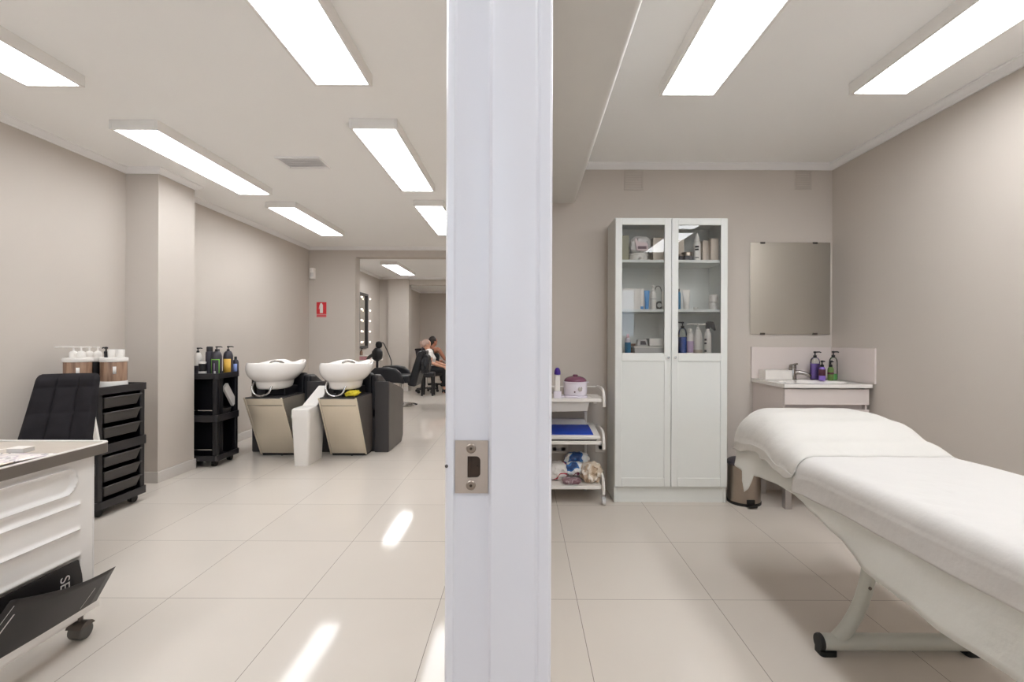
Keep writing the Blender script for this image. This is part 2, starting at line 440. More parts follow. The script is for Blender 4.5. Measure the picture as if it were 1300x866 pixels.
crown = [(0, 2.443), (.010, 2.443), (.013, 2.450), (.022, 2.455), (.034, 2.464), (.042, 2.474), (.050, 2.477), (.050, CZ), (0, CZ)]
struct('trim_1', MB().sweep([(LX, NY), (LX, 3.80), (-2.88, 3.80), (-2.88, 4.22), (LX, 4.22), (LX, FY), (PX0, FY), (PX0, NY)], crown), M['trimw'], angle=25)
struct('trim_2', MB().sweep([(.40, BY), (RX, BY), (RX, NY)], crown), M['trimw'], angle=25)
struct('trim_3', MB().sweep([(LX, FY+.19), (LX, RY-.0), (-2.93, RY), (-2.93, RY-.09), (-2.48, RY-.09), (-2.48, RY), (PX0, RY)], crown), M['trimw'], angle=25)
struct('trim_4', MB().sweep([(-2.94, RY+.15), (-2.94, DY), (PX0, DY)], crown), M['trimw'], angle=25)
sk = [(0, 0), (.012, 0), (.012, .082), (.009, .087), (0, .087)]
struct('baseboard_left', MB().sweep([(LX, NY), (LX, 3.80), (-2.88, 3.80), (-2.88, 4.22), (LX, 4.22), (LX, FY), (-2.457, FY)], sk), M['base'])
struct('baseboard_rear', MB().sweep([(LX, FY+.19), (LX, RY), (-2.93, RY), (-2.93, RY-.09), (-2.48, RY-.09)], sk), M['base'])

# door frame: the jamb between the two rooms
Y0 = .55
jp = [(-.0885, .66), (-.0885, Y0+.006), (-.086, Y0+.001), (-.083, Y0), (-.0785, Y0), (-.0765, Y0+.0025), (-.0755, Y0+.003), (-.0400, Y0+.003),
      (-.0380, Y0+.002), (-.0345, Y0-.008), (-.0325, Y0-.009), (.0135, Y0-.009), (.0150, Y0-.0086), (.0165, Y0-.0075), (.0182, Y0-.0075), (.0196, Y0-.0087), (.021, Y0-.009),
      (.0305, Y0-.009), (.0330, Y0-.007), (.0337, Y0-.004), (.0337, .66)]
jd = struct('door_1', MB().prism(jp, 'z', 0, 2.09), M['jamb'], angle=30)
struct('trim_5', MB().box(-.0885, .0337, -.42, Y0-.009, 2.05, 2.09).box(-.0885, .0337, -.46, -.38, 0, 2.05), M['jamb'], bevel=.003)
sp = thing('strike_plate', 'satin metal strike plate screwed to the white door jamb', 'strike plate', (-.0577, Y0+.003, 1.0027))
pw, ph = .0189, .0302
hx0, hx1, hz0, hz1 = -.0047, .0102, -.0122, .0122
hole = [(hx0, hz0)]+[(hx1-.005+.005*math.cos(a), hz0+.005+.005*math.sin(a)) for a in [(-90+i*15)*PI/180 for i in range(7)]]+\
       [(hx1-.005+.005*math.cos(a), hz1-.005+.005*math.sin(a)) for a in [(i*15)*PI/180 for i in range(7)]]+[(hx0, hz1)]
pl = MB()
def ring_plate(mb, outer, inner, y0, y1):
    # outer rectangle with a hole: faces between matched loops
    k = len(inner); out = []
    cx = sum(p[0] for p in inner)/k; cz = sum(p[1] for p in inner)/k
    for x, z in inner:
        dx, dz = x-cx, z-cz
        t = min([((outer[1] if dx > 0 else outer[0])-cx)/dx if abs(dx) > 1e-9 else 1e9, ((outer[3] if dz > 0 else outer[2])-cz)/dz if abs(dz) > 1e-9 else 1e9])
        out.append((cx+dx*t, cz+dz*t))
    return out
# simple route: four bars around the hole plus the rounded corner fills
pl.box(-pw, hx0, -.0022, 0, -ph, ph).box(hx1, pw, -.0022, 0, -ph, ph).box(hx0, hx1, -.0022, 0, hz1, ph).box(hx0, hx1, -.0022, 0, -ph, hz0)
for sgn in (1, -1):
    cz = sgn*(hz1-.005)
    pts = [(hx1, sgn*hz1)]+[(hx1-.005+.005*math.cos(a), cz+sgn*.005*math.sin(a)) for a in [(90-i*15)*PI/180 for i in range(7)]]
    pl.prism(pts, 'y', -.0022, 0)
pt = build('plate', pl, M['platesteel'], sp)
build('latch_recess', MB().box(hx0, hx1, -.0004, .0006, hz0, hz1).box(hx0+.001, hx0+.004, -.0012, -.0004, hz0, hz1).cyl((hx1-.004, -.0018, -.0005), (hx1-.004, 0, -.0005), .0016), M['hole'], sp)
for sgn in (1, -1):
    s_ = build('screw', MB().lathe([(.0056, 0), (.0056, .0007), (.0048, .0016), (.0042, .0017), (.004, .001), (.0028, .001), (.0026, .0016), (.0012, .0016), (.0011, .0004)], (-.0005, -.0022, sgn*.0211), 20,
          mtx=Matrix.Rotation(PI/2, 3, 'X')), M['steel'], sp)
    build('screw_socket', MB().cyl((-.0005, -.0041, sgn*.0211), (-.0005, -.0022, sgn*.0211), .0017, n=6), M['hole'], s_)
tag(build('screw_head', MB().lathe([(.0021, 0), (.0019, .0008), (.0008, .0012)], (-.0863, Y0+.001, 1.0035), 12, mtx=Matrix.Rotation(PI/2, 3, 'X')), M['dkmetal']),
    'tiny dark screw head on the left edge of the white door jamb', 'screw')

# ================================================================== LIGHTS
def ceiling_panel(x0, x1, y0, y1, label, grp, em='emit'):
    zc = CZ
    t = thing('ceiling_light', label, 'ceiling light', ((x0+x1)/2, (y0+y1)/2, zc), group=grp)
    hw, hl = (x1-x0)/2+.016, (y1-y0)/2+.018   # aluminium lip around the diffuser
    fr = MB(); zb, zt = -.060, 0
    lo = [(-hw, -hl), (hw, -hl), (hw, hl), (-hw, hl)]
    fr.box(-hw, -hw+.016, -hl, hl, zb, zt).box(hw-.016, hw, -hl, hl, zb, zt).box(-hw+.016, hw-.016, -hl, -hl+.018, zb, zt).box(-hw+.016, hw-.016, hl-.018, hl, zb, zt)
    fr.box(-hw+.016, hw-.016, -hl+.018, hl-.018, -.02, zt)
    build('frame', fr, M['lightframe'], t, bevel=.002)
    build('diffuser', MB().box(-hw+.016, hw-.016, -hl+.018, hl-.018, -.055, -.021), M[em], t)
    return t
GL = 'ceiling panels of the salon'; GR = 'ceiling panels of the treatment room'
L1 = [(-2.52, -2.255, -.66, .66, 'salon ceiling panel behind the camera, beside the left wall'),
      (-2.52, -2.255, 1.14, 2.44, 'lit ceiling panel cut off by the left edge of the photo, above the desk'),
      (-2.52, -2.255, 2.96, 4.28, 'long lit ceiling panel before the pillar, second of the left wall row'),
      (-2.50, -2.24, 4.72, 5.99, 'lit ceiling panel above the washbasins, third of the row by the left wall'),
      (-2.45, -2.19, 8.37, 9.75, 'small distant lit ceiling panel beyond the wide opening'),
      (-1.04, -.78, -.66, .66, 'long white ceiling panel of the salon behind the camera, beside the door'),
      (-1.04, -.78, 1.12, 2.42, 'large lit ceiling panel at the top of the photo, left of the door jamb'),
      (-1.04, -.78, 2.935, 4.17, 'lit ceiling panel beside the ceiling vent, second of the row next to the door jamb'),
      (-1.04, -.78, 4.65, 5.93, 'lit ceiling panel half hidden behind the door jamb'),
      (-1.00, -.74, 8.37, 9.75, 'lit ceiling panel added to light the rear salon, out of sight behind the door jamb')]  # last entry: unseen panel of the second row, added for its light
for a in L1: ceiling_panel(*a, GL, 'emit3' if a[2] > 8 else 'emit4' if a[2] > 4 else 'emit')
ceiling_panel(-1.00, -.74, 11.5, 12.8, 'ceiling panel added to brighten the deep back room, out of sight behind the door jamb', GL, 'emit3')  # unseen lamp, added to lift the dark deep room
for a in [(.728, .992, 1.19, 2.51, 'lit ceiling panel over the middle of the treatment room, nearer the beam'),
          (1.715, 1.985, 1.17, 2.49, 'lit ceiling panel beside the right wall of the treatment room'),
          (.728, .992, -.65, .67, 'ceiling panel of the treatment room behind the camera, nearer the beam'),
          (1.79, 2.06, -.32, .98, 'ceiling panel of the treatment room behind the camera, beside the right wall')]:
    ceiling_panel(*a, GR, 'emit2')

# ceiling vent of the salon
v = thing('ceiling_vent', 'white slotted air vent flush on the salon ceiling', 'vent', (-1.665, 3.65, CZ))
fr = MB(); vw, vl = .165, .115
fr.box(-vw, vw, -vl, -vl+.02, -.012, 0).box(-vw, vw, vl-.02, vl, -.012, 0).box(-vw, -vw+.02, -vl+.02, vl-.02, -.012, 0).box(vw-.02, vw, -vl+.02, vl-.02, -.012, 0)
build('frame', fr, M['trimw'], v, bevel=.003)
build('back_plate', MB().box(-vw+.02, vw-.02, -vl+.02, vl-.02, -.0025, 0), M['trimw'], v)
for i in range(4):
    y = -vl+.045+i*.047
    build('slat', MB().box(-vw+.02, vw-.02, -.016, .016, -.001, .001, Matrix.Translation((0, y, -.008)) @ Matrix.Rotation(.3, 4, 'X')), M['trimw'], v)
# two painted-over grilles of the treatment room
def grille(x0, x1, z0, z1, label):
    t = thing('wall_grille', label, 'vent', ((x0+x1)/2, BY, z0), group='painted wall grilles')
    w, h = (x1-x0)/2, z1-z0
    build('frame', MB().box(-w, w, -.006, 0, 0, .014).box(-w, w, -.006, 0, h-.014, h).box(-w, -w+.014, -.006, 0, .014, h-.014).box(w-.014, w, -.006, 0, .014, h-.014), M['ventpaint'], t, bevel=.0015)
    s_ = MB()
    for i in range(7):
        z = .022+i*(h-.044)/6
        s_.box(-w+.014, w-.014, -.004, -.001, z-.004, z+.004)
    build('louvre', s_, M['ventpaint'], t)
grille(.772, .922, 2.287, 2.441, 'painted square wall grille above the glass cabinet')
grille(2.075, 2.205, 2.295, 2.441, 'painted square wall grille high above the mirror near the corner')

# fire sign and motion sensor on the far wall
sg = thing('fire_extinguisher_sign', 'red sign with a white extinguisher symbol on the far wall', 'sign', (-2.955, FY, 1.455))
build('panel', MB().box(-.073, .073, -.003, 0, .045, .222), M['red'], sg, bevel=.001)
build('extinguisher_symbol', MB().prism([(-.022, .062)]+arc(0, .17, .022, 0, 90, 5)[0:0]+[(.022, .062), (.022, .178), (.012, .194), (.008, .207), (-.008, .207), (-.018, .2), (-.03, .165), (-.036, .12), (-.03, .12), (-.024, .16), (-.022, .17)], 'y', -.0045, -.003), M['white'], sg)
build('caption_strip', MB().box(-.073, .073, -.002, 0, 0, .04), M['pinkred'], sg)
for z in (.009, .025):
    build('caption_line', MB().box(-.068, .068, -.003, -.002, z, z+.006), M['red'], sg)
ms = thing('motion_sensor', 'small white motion sensor high in the corner of the far wall', 'sensor', (-3.085, FY, 2.01))
build('housing', MB().prism([(x, y) for x, y in [(-.045, 0), (-.045, -.02), (-.034, -.045), (-.01, -.058), (.014, -.055), (.036, -.035), (.045, -.015), (.045, 0)]], 'z', 0, .165), M['white'], ms, bevel=.012, seg=3)
build('lens', MB().prism(arc(0, -.03, .031, 200, 340, 8), 'z', .035, .095), M['greyw'], ms)

# ================================================================== TREATMENT ROOM
# ---------- glazed cabinet
CX0, CX1, CY0, CY1 = .650, 1.438, 3.364, 3.668
cab = thing('display_cabinet', 'tall white cabinet with two half-glazed doors against the back wall', 'cabinet', ((CX0+CX1)/2, CY0, 0))
T = .018; top = 2.003; dz0 = .115; dzt = 1.997
fy = CY0+.02      # carcass front, doors in front of it
c = MB()
c.box(CX0, CX0+T, fy, CY1, 0, top).box(CX1-T, CX1, fy, CY1, 0, top).box(CX0+T, CX1-T, fy, CY1, top-T, top).box(CX0+T, CX1-T, CY1-.008, CY1, .02, top-T)
c.box(CX0+T, CX1-T, fy, CY1-.008, .10, .118)
build('carcass', c, M['cabw'], cab, world=True, bevel=.0012)
build('plinth', MB().box(CX0+T, CX1-T, fy+.008, fy+.026, 0, .10), M['cabw'], cab, world=True)
SH = (1.710, 1.3615, 1.040)
for z in SH:
    build('shelf', MB().box(CX0+T, CX1-T, fy+.005, CY1-.008, z-.02, z), M['cabw'], cab, world=True, bevel=.001)
build('shelf', MB().box(CX0+T, CX1-T, fy+.005, CY1-.008, .55, .57), M['cabw'], cab, world=True)
mid = (CX0+CX1)/2
gz0, gz1 = 1.0525, 1.950
for s_, (x0, x1) in enumerate(((CX0+.001, mid-.0015), (mid+.0015, CX1-.001))):
    gx0 = x0+.047 if s_ == 0 else x0+.047; gx1 = x1-.047
    d = MB(); y0, y1 = CY0, CY0+.018
    d.box(x0, gx0, y0, y1, dz0, dzt).box(gx1, x1, y0, y1, dz0, dzt).box(gx0, gx1, y0, y1, gz1, dzt).box(gx0, gx1, y0, y1, .995, gz0).box(gx0, gx1, y0, y1, dz0, dz0+.062)
    dr = build('door', d, M['cabw'], cab, world=True, bevel=.0022)
    build('door_panel', MB().box(gx0-.004, gx1+.004, y0+.006, y1-.004, dz0+.05, 1.0), M['cabw'], dr, world=True)
    build('glass_pane', MB().box(gx0-.004, gx1+.004, y0+.007, y0+.011, gz0-.006, gz1+.006), M['pane'], dr, world=True)
    kx = x1-.022 if s_ == 0 else x0+.022
    build('knob', MB().lathe([(.004, 0), (.004, .008), (.0085, .013), (.0085, .018), (.006, .021), (.001, .022)], (kx, y0, 1.022), 14, mtx=Matrix.Rotation(PI/2, 3, 'X')), M['chrome'], dr, world=True)

# ---------- generic bottles
def bottle(name, label, cat, loc, r, h, m, cap=None, cap_r=None, cap_h=.02, band=None, grp=None, sy=1, shoulder=.25, neck=.35):
    t = thing(name, label, cat, loc, group=grp)
    hs = h*(1-shoulder)
    prof = [(r*.86, 0), (r*.97, .003), (r, .008), (r, hs)]+[(r*(neck+(1-neck)*math.cos(a)), hs+(h-hs)*math.sin(a)) for a in [i*PI/2/6 for i in range(1, 6)]]+[(r*neck, h)]
    build('body', MB().lathe(prof, (0, 0, 0), 24, 1, sy), m, t)
    if band:
        mb_, z0, z1 = band
        build('label_band', MB().lathe([(r*1.0, h*z0), (r*1.025, h*z0+.0005), (r*1.025, h*z1-.0005), (r*1.0, h*z1)], (0, 0, 0), 24, 1, sy), mb_, t)
    if cap:
        cr = cap_r or r*neck*1.25
        build('cap', MB().lathe([(cr, h-.002), (cr, h+cap_h*.85), (cr*.85, h+cap_h), (cr*.3, h+cap_h*1.02)], (0, 0, 0), 20, 1, sy if cap_r is None else 1), cap, t)
    return t

def pump_bottle(name, label, loc, r, h, m, pm, band=None, grp=None, spout=.045, ang=0, sy=1, cat='bottle', liquid=None, two=False, shoulder=.28):
    t = bottle(name, label, cat, loc, r, h, m, band=band, grp=grp, sy=sy, shoulder=shoulder)
    p = MB()
    p.lathe([(.012, h-.003), (.012, h+.014), (.006, h+.017), (.0045, h+.018), (.0045, h+.032), (.010, h+.033), (.011, h+.043), (.003, h+.046)], (0, 0, 0), 16)
    dx, dy = math.cos(ang), math.sin(ang)
    p.tube([(0, 0, h+.039), (dx*spout*.7, dy*spout*.7, h+.040), (dx*spout, dy*spout, h+.036)], [.0055, .0048, .004], 10)
    if two: p.tube([(0, 0, h+.039), (-dx*spout*.8, -dy*spout*.8, h+.038)], [.0055, .005], 10)
    build('pump', p, pm, t)
    if liquid:
        lm, f = liquid
        build('liquid', MB().lathe([(r*.8, .003), (r*.94, .006), (r*.94, h*f), (r*.1, h*f)], (0, 0, 0), 24, 1, sy), lm, t)
    return t

def tube_pack(name, label, loc, w, h, m, capm, grp=None, rot=0, cap=True):
    t = thing(name, label, 'tube', loc, rot, grp)
    z0 = .022 if cap else 0
    fn = lambda u, v: (lambda k: Vector((math.cos(2*PI*u)*(w*.38+(w*.5-w*.38)*k), math.sin(2*PI*u)*(w*.38*(1-k)+.0025), z0+(h-z0)*v)))(sm(0, 1, v))
    g = MB().grid(fn, 24, 8, closeu=True)
    g.f.append([i*9+8 for i in range(24)]); g.f.append([i*9 for i in range(23, -1, -1)])
    build('body', g, m, t)
    if cap: build('cap', MB().lathe([(w*.34, 0), (w*.36, .003), (w*.36, .021), (w*.33, .0225)], (0, 0, 0), 20), capm, t)
    return t

def carton(name, label, x0, x1, y0, y1, z0, z1, m, cat='box', grp=None, label_m=None):
    t = thing(name, label, cat, ((x0+x1)/2, (y0+y1)/2, z0), group=grp)
    w, d, h = (x1-x0)/2, (y1-y0)/2, z1-z0
    build('body', MB().box(-w, w, -d, d, 0, h), m, t, bevel=.002)
    build('flap', MB().box(-w+.001, w-.001, -d+.001, d-.001, h, h+.0012).box(-w-.0006, w+.0006, -d-.0006, -d+.004, h*.86, h*.868), m, t)
    if label_m: build('label', MB().box(-w*.6, w*.6, -d-.0012, -d, h*.25, h*.6), label_m, t)
    return t

def px(x, Y): return (x-663)*Y/610.0
Yc = 3.50; z1_, z2_, z3_ = SH
# top shelf
GS1 = 'products on the top shelf of the cabinet'
carton('carton', 'olive beige carton at the far left of the cabinet top shelf', px(788, Yc), px(796.5, Yc), 3.46, 3.56, z1_, z1_+.185, M['greenbox'], grp=GS1)
jt = thing('tub', 'white round tub under the cotton pad bag on the top shelf', 'tub', (px(809.5, 3.5), 3.5, z1_), group=GS1)
build('body', MB().lathe([(.062, 0), (.066, .004), (.068, .040), (.066, .042)], n=32), M['white'], jt)
build('lid', MB().lathe([(.070, .042), (.071, .044), (.071, .054), (.068, .057), (.01, .057)], n=32), M['white'], jt)
tag(build('round_lid', MB().lathe([(.019, 0), (.02, .002), (.02, .017), (.017, .02), (.002, .021)], (px(814, 3.42), 3.42, z1_), 20), M['white']), 'small white round lid lying before the white tub on the top shelf', 'lid', GS1)
bg = thing('cotton_pad_bag', 'clear bag of white cotton pads with a pink label on the top shelf', 'bag', (px(812, 3.5), 3.5, z1_+.057), group=GS1)
def pillow(w, d, h, amp=.006, seed=0, pinch=.85):
    def fn(u, v):
        a = 2*PI*u; ph = PI*(v-.5)
        cx, sx_ = math.cos(a), math.sin(a)
        k = (abs(cx)**4+abs(sx_)**4)**-.25
        rr = max(.001, math.cos(ph))**.55
        nse = amp*(math.sin(7*a+seed+5*v)*.6+math.sin(13*a+3*seed-9*v)*.4+math.sin(23*v+4*a+seed)*.5)*rr
        return Vector((cx*k*w*rr*pinch+nse, sx_*k*d*rr*pinch+nse, h*(.5+.5*math.sin(ph)*1.0)+nse*.6*(1 if v > .15 else 0)))
    return MB().grid(fn, 40, 16, closeu=True)
build('bag_film', pillow(.088, .05, .13, .005, 1), M['greyw'], bg)
build('pink_label', MB().prism([(-.035, .018), (.048, .018), (.04, .075), (-.028, .085), (-.04, .11), (-.05, .10)], 'y', -.052, -.046), M['palepink'], bg)
build('dark_print', MB().box(-.028, .034, -.0535, -.052, .030, .050), M['plum'], bg)
carton('carton', 'beige carton on the top shelf right of the cotton pad bag', px(826.5, 3.5), px(846, 3.5), 3.45, 3.55, z1_, z1_+.168, M['beigebox'], grp=GS1)
carton('carton', 'pale carton on the top shelf behind the cabinet door stiles', px(851, 3.54), px(866, 3.54), 3.50, 3.60, z1_, z1_+.165, M['beigebox'], grp=GS1)
for k, (xx, yy, r_, l_) in enumerate(((872, 3.46, .040, 'silver lidded grey jar on the top shelf left of the dropper bottle'),)):
    j = thing('jar', l_, 'jar', (px(xx, yy), yy, z1_), group=GS1)
    build('body', MB().lathe([(r_*.9, 0), (r_, .004), (r_, .034), (r_*.95, .036)], n=28), M['black2'], j)
    build('lid', MB().lathe([(r_*1.04, .036), (r_*1.05, .038), (r_*1.05, .060), (r_, .063), (.002, .063)], n=28), M['steel'], j)
j = thing('jar', 'dark small jar at the left of the silver jar on the top shelf', 'jar', (px(863.5, 3.43), 3.43, z1_), group=GS1)
build('body', MB().lathe([(.018, 0), (.02, .003), (.02, .028), (.018, .03)], n=20), M['black2'], j)
build('lid', MB().lathe([(.0205, .03), (.021, .032), (.021, .042), (.002, .044)], n=20), M['steel'], j)
db = thing('dropper_bottle', 'white cone-topped bottle with black print on the top shelf', 'bottle', (px(884.5, 3.45), 3.45, z1_), group=GS1)
build('body', MB().lathe([(.022, 0), (.025, .004), (.025, .125), (.022, .135), (.016, .14)], n=24), M['white'], db)
build('nozzle_cap', MB().lathe([(.019, .14), (.018, .155), (.009, .185), (.005, .203), (.001, .205)], n=20), M['white'], db)
for z, h_, w_ in ((.094, .012, .017), (.074, .013, .017), (.02, .006, .018)):
    build('print', MB().grid(lambda u, v: Vector((.0256*math.sin(-.9+w_/.018*1.1*u), -.0256*math.cos(-.9+w_/.018*1.1*u), z+h_*v)), 8, 1), M['black'], db, solid=.0006)
carton('carton', 'stacked beige carton with rules at the right of the top shelf', px(888.5, 3.53), px(900, 3.53), 3.48, 3.58, z1_, z1_+.155, M['beigebox'], grp=GS1)
carton('carton', 'tallest pale beige carton at the right end of the top shelf', px(899.5, 3.47), px(909, 3.47), 3.43, 3.475, z1_, z1_+.16, M['beigebox'], grp=GS1)
# middle shelf
GS2 = 'products on the middle shelf of the cabinet'
carton('carton', 'wide white box at the left of the cabinet middle shelf', px(787.5, 3.47), px(811, 3.47), 3.42, 3.55, z2_, z2_+.147, M['white'], grp=GS2)
tube_pack('cosmetic_tube', 'white tube between the white box and the blue tube', (px(814.5, 3.44), 3.44, z2_), .036, .15, M['white'], M['skyblue'], GS2)
tube_pack('cosmetic_tube', 'sky blue tube on the middle shelf', (px(821, 3.43), 3.43, z2_), .038, .135, M['skyblue'], M['skyblue'], GS2)
pump_bottle('pump_bottle', 'slim white pump bottle right of the blue tube', (px(829, 3.45), 3.45, z2_), .021, .13, M['white'], M['white'], grp=GS2, spout=.03, ang=PI/2, band=(M['greyw'], .55, .62))
tw = thing('tweezer_stand', 'grey ring-shaped holder on the middle shelf', 'holder', (px(837, 3.45), 3.45, z2_), group=GS2)
build('ring', MB().tube([(.023*math.cos(a), 0, .032+.023*math.sin(a)) for a in [2*PI*i/20 for i in range(21)]], .007, 10), M['rubber'], tw)
build('loop', MB().tube([(-.025, .01, .008), (-.035, .01, .10), (-.02, .01, .165), (.012, .01, .155), (.02, .01, .06)], .003, 8, smooth=5), M['rubber'], tw)
build('foot', MB().lathe([(.026, 0), (.026, .006), (.01, .009)], n=20), M['rubber'], tw)
tube_pack('cosmetic_tube', 'white tapered tube beside the grey ring holder', (px(842, 3.42), 3.42, z2_), .03, .13, M['white'], M['greyw'], GS2)
bottle('bottle', 'thin dark blue bottle beside the door stile on the middle shelf', 'bottle', (px(862, 3.45), 3.45, z2_), .011, .13, M['teal'], M['rubber'], grp=GS2)
tube_pack('cosmetic_tube', 'white flat-topped tube in the right half of the middle shelf', (px(871, 3.45), 3.45, z2_), .056, .143, M['white'], M['white'], GS2)
tag(build('round_lid', MB().lathe([(.016, 0), (.017, .002), (.017, .013), (.015, .016), (.002, .0165)], (px(883, 3.44), 3.44, z2_), 20), M['white']), 'small white lid lying alone on the middle shelf', 'lid', GS2)
for k in range(2):
    j = thing('jar', ('white jar on the middle shelf carrying another white jar', 'white jar stacked on top of another on the middle shelf')[k], 'jar', (px(905.5, 3.46), 3.46, z2_+k*.054), group=GS2)
    build('body', MB().lathe([(.027, 0), (.03, .003), (.03, .03), (.028, .032)], n=24), M['white'], j)
    build('lid', MB().lathe([(.0315, .032), (.032, .034), (.032, .051), (.029, .0535), (.002, .054)], n=24), M['white'], j)
# bottom glazed shelf
GS3 = 'products on the lowest glazed shelf of the cabinet'
b_ = bottle('bottle', 'small bottle with a blue label and a pink cap at the far left', 'bottle', (px(797, 3.43), 3.43, z3_), .021, .12, M['pot'], M['pinkbox'], band=(M['teal'], .02, .72), grp=GS3, cap_h=.025)
carton('carton', 'brown carton behind the blue-labelled bottle', px(795.5, 3.55), px(806.5, 3.55), 3.50, 3.58, z3_, z3_+.075, M['brownbox'], grp=GS3)
db_ = thing('drawer_box', 'pale desk drawer box carrying a white carton on the lowest shelf', 'box', (px(824.5, 3.47), 3.47, z3_), group=GS3)
build('body', MB().box(-.118, .125, -.05, .07, 0, .048), M['greyw'], db_, bevel=.002)
build('lid', MB().hexa([(-.124, -.056, .048), (.13, -.056, .046), (.13, .072, .046), (-.124, .072, .048)], [(-.124, -.056, .060), (.13, -.056, .052), (.13, .072, .052), (-.124, .072, .060)]), M['white'], db_)
ph_ = thing('desk_clock', 'grey small device with a dark screen on the pale drawer box', 'device', (px(815.5, 3.45), 3.45, z3_+.0615), group=GS3)
build('case', MB().hexa([(-.045, -.03, 0), (.035, -.03, 0), (.035, .03, 0), (-.045, .03, 0)], [(-.035, -.01, .045), (.03, -.01, .045), (.03, .03, .045), (-.035, .03, .045)]), M['greyw'], ph_, bevel=.003)
build('screen', MB().hexa([(-.022, -.0285, .008), (.022, -.0285, .008), (.022, -.024, .008), (-.022, -.024, .008)], [(-.017, -.0155, .034), (.018, -.0155, .034), (.018, -.011, .034), (-.017, -.011, .034)]), M['black2'], ph_)
carton('carton', 'long white carton lying on the pale drawer box', px(822, 3.46), px(845, 3.46), 3.41, 3.51, z3_+.061, z3_+.113, M['white'], grp=GS3)
pump_bottle('pump_bottle', 'clear pump bottle of deep blue liquid with a black pump', (px(866.5, 3.44), 3.44, z3_), .031, .19, M['clear'], M['black'], grp=GS3, spout=.062, ang=PI, liquid=(M['deepblue'], .66))
bottle('bottle', 'white capped bottle with a lilac label on the lowest shelf', 'bottle', (px(875.8, 3.44), 3.44, z3_), .025, .155, M['white'], M['white'], band=(M['lilac'], .1, .62), grp=GS3, cap_r=.014, cap_h=.03)
pump_bottle('pump_bottle', 'white rounded pump bottle with a long white spout', (px(886, 3.42), 3.42, z3_), .030, .178, M['white'], M['white'], grp=GS3, spout=.085, ang=PI+.2, two=True, band=(M['beigebox'], .04, .2), shoulder=.4)
st = thing('spray_bottle', 'white spray bottle with a black trigger head on the lowest shelf', 'bottle', (px(898.3, 3.43), 3.43, z3_), group=GS3)
build('body', MB().lathe([(.024, 0), (.026, .004), (.026, .13), (.022, .155), (.012, .172), (.011, .185)], n=24), M['white'], st)
build('trigger_head', MB().prism([(-.012, .183), (.012, .183), (.016, .198), (.05, .170), (.056, .176), (.048, .21), (.04, .235), (.0, .238), (-.014, .225)], 'y', -.011, .011), M['black'], st, bevel=.003)
for z in (.02, .075, .10):
    build('print', MB().grid(lambda u, v: Vector((.0266*math.sin(-1.3+.7*u), -.0266*math.cos(-1.3+.7*u), z+.014*v)), 6, 1), M['black2'], st, solid=.0006)

# ---------- beauty trolley
tr = thing('beauty_trolley', 'white three-shelf beauty trolley beside the tall cabinet', 'trolley', (.36, 3.46, 0))
tx0, tx1, ty0, ty1 = .10, .555, 3.325, 3.62
TZ = (.735, .440, .130)
for z in TZ:
    s_ = MB().prism(rrect(tx0, tx1, ty0, ty1, .025), 'z', z-.022, z)
    build('shelf', s_, M['white'], tr, world=True, bevel=.002)
build('drawer', MB().hexa([(tx0+.02, ty0+.03, .635), (tx1-.10, ty0+.03, .645), (tx1-.10, ty1-.05, .645), (tx0+.02, ty1-.05, .635)], [(tx0+.02, ty0+.015, .713), (tx1-.085, ty0+.015, .713), (tx1-.085, ty1-.05, .713), (tx0+.02, ty1-.05, .713)]), M['greyw'], tr, world=True, bevel=.003)
build('drawer_knob', MB().lathe([(.012, 0), (.012, .01), (.008, .014), (.001, .014)], (tx1-.045, ty0+.03, .699), 16), M['white'], tr, world=True)
for xx in (tx0+.05, tx1-.075):
    build('rear_post', MB().tube([(xx, ty1+.015, .08), (xx, ty1+.015, .73)], .011, 12), M['white'], tr, world=True)
for z in TZ:
    hi = z+.062
    for sx_, xe in ((1, tx1+.012), (-1, tx0-.012)):
        low = z-.055 if z > .2 else .075
        # side rail: along the end of the shelf, then bending down past the front corner
        build('side_rail', MB().tube([(xe, ty1-.01, hi-.006), (xe, ty1-.10, hi), (xe, ty0+.10, hi), (xe, ty0+.035, hi-.012), (xe, ty0+.006, hi-.05), (xe, ty0+.0, z-.01), (xe, ty0, low)], .0105, 12, smooth=6), M['white'], tr, world=True)
    if z > .2: build('rear_rail', MB().tube([(tx0, ty1+.005, hi-.008), (tx1, ty1+.005, hi-.008)], .006, 10), M['white'], tr, world=True)
for xx, yy in ((tx1+.012, ty0), (tx0-.012, ty0), (tx1-.075, ty1+.015), (tx0+.05, ty1+.015)):
    cs = build('caster', MB().cyl((xx-.011, yy, .024), (xx+.011, yy, .024), .024, n=24), M['greyw'], tr, world=True, bevel=.003)
    build('fork', MB().box(xx-.014, xx-.0115, yy-.012, yy+.012, .02, .056).box(xx+.0115, xx+.014, yy-.012, yy+.012, .02, .056).box(xx-.014, xx+.014, yy-.012, yy+.012, .053, .058).cyl((xx, yy, .056), (xx, yy, .082), .008, n=12), M['chrome'], cs, world=True)

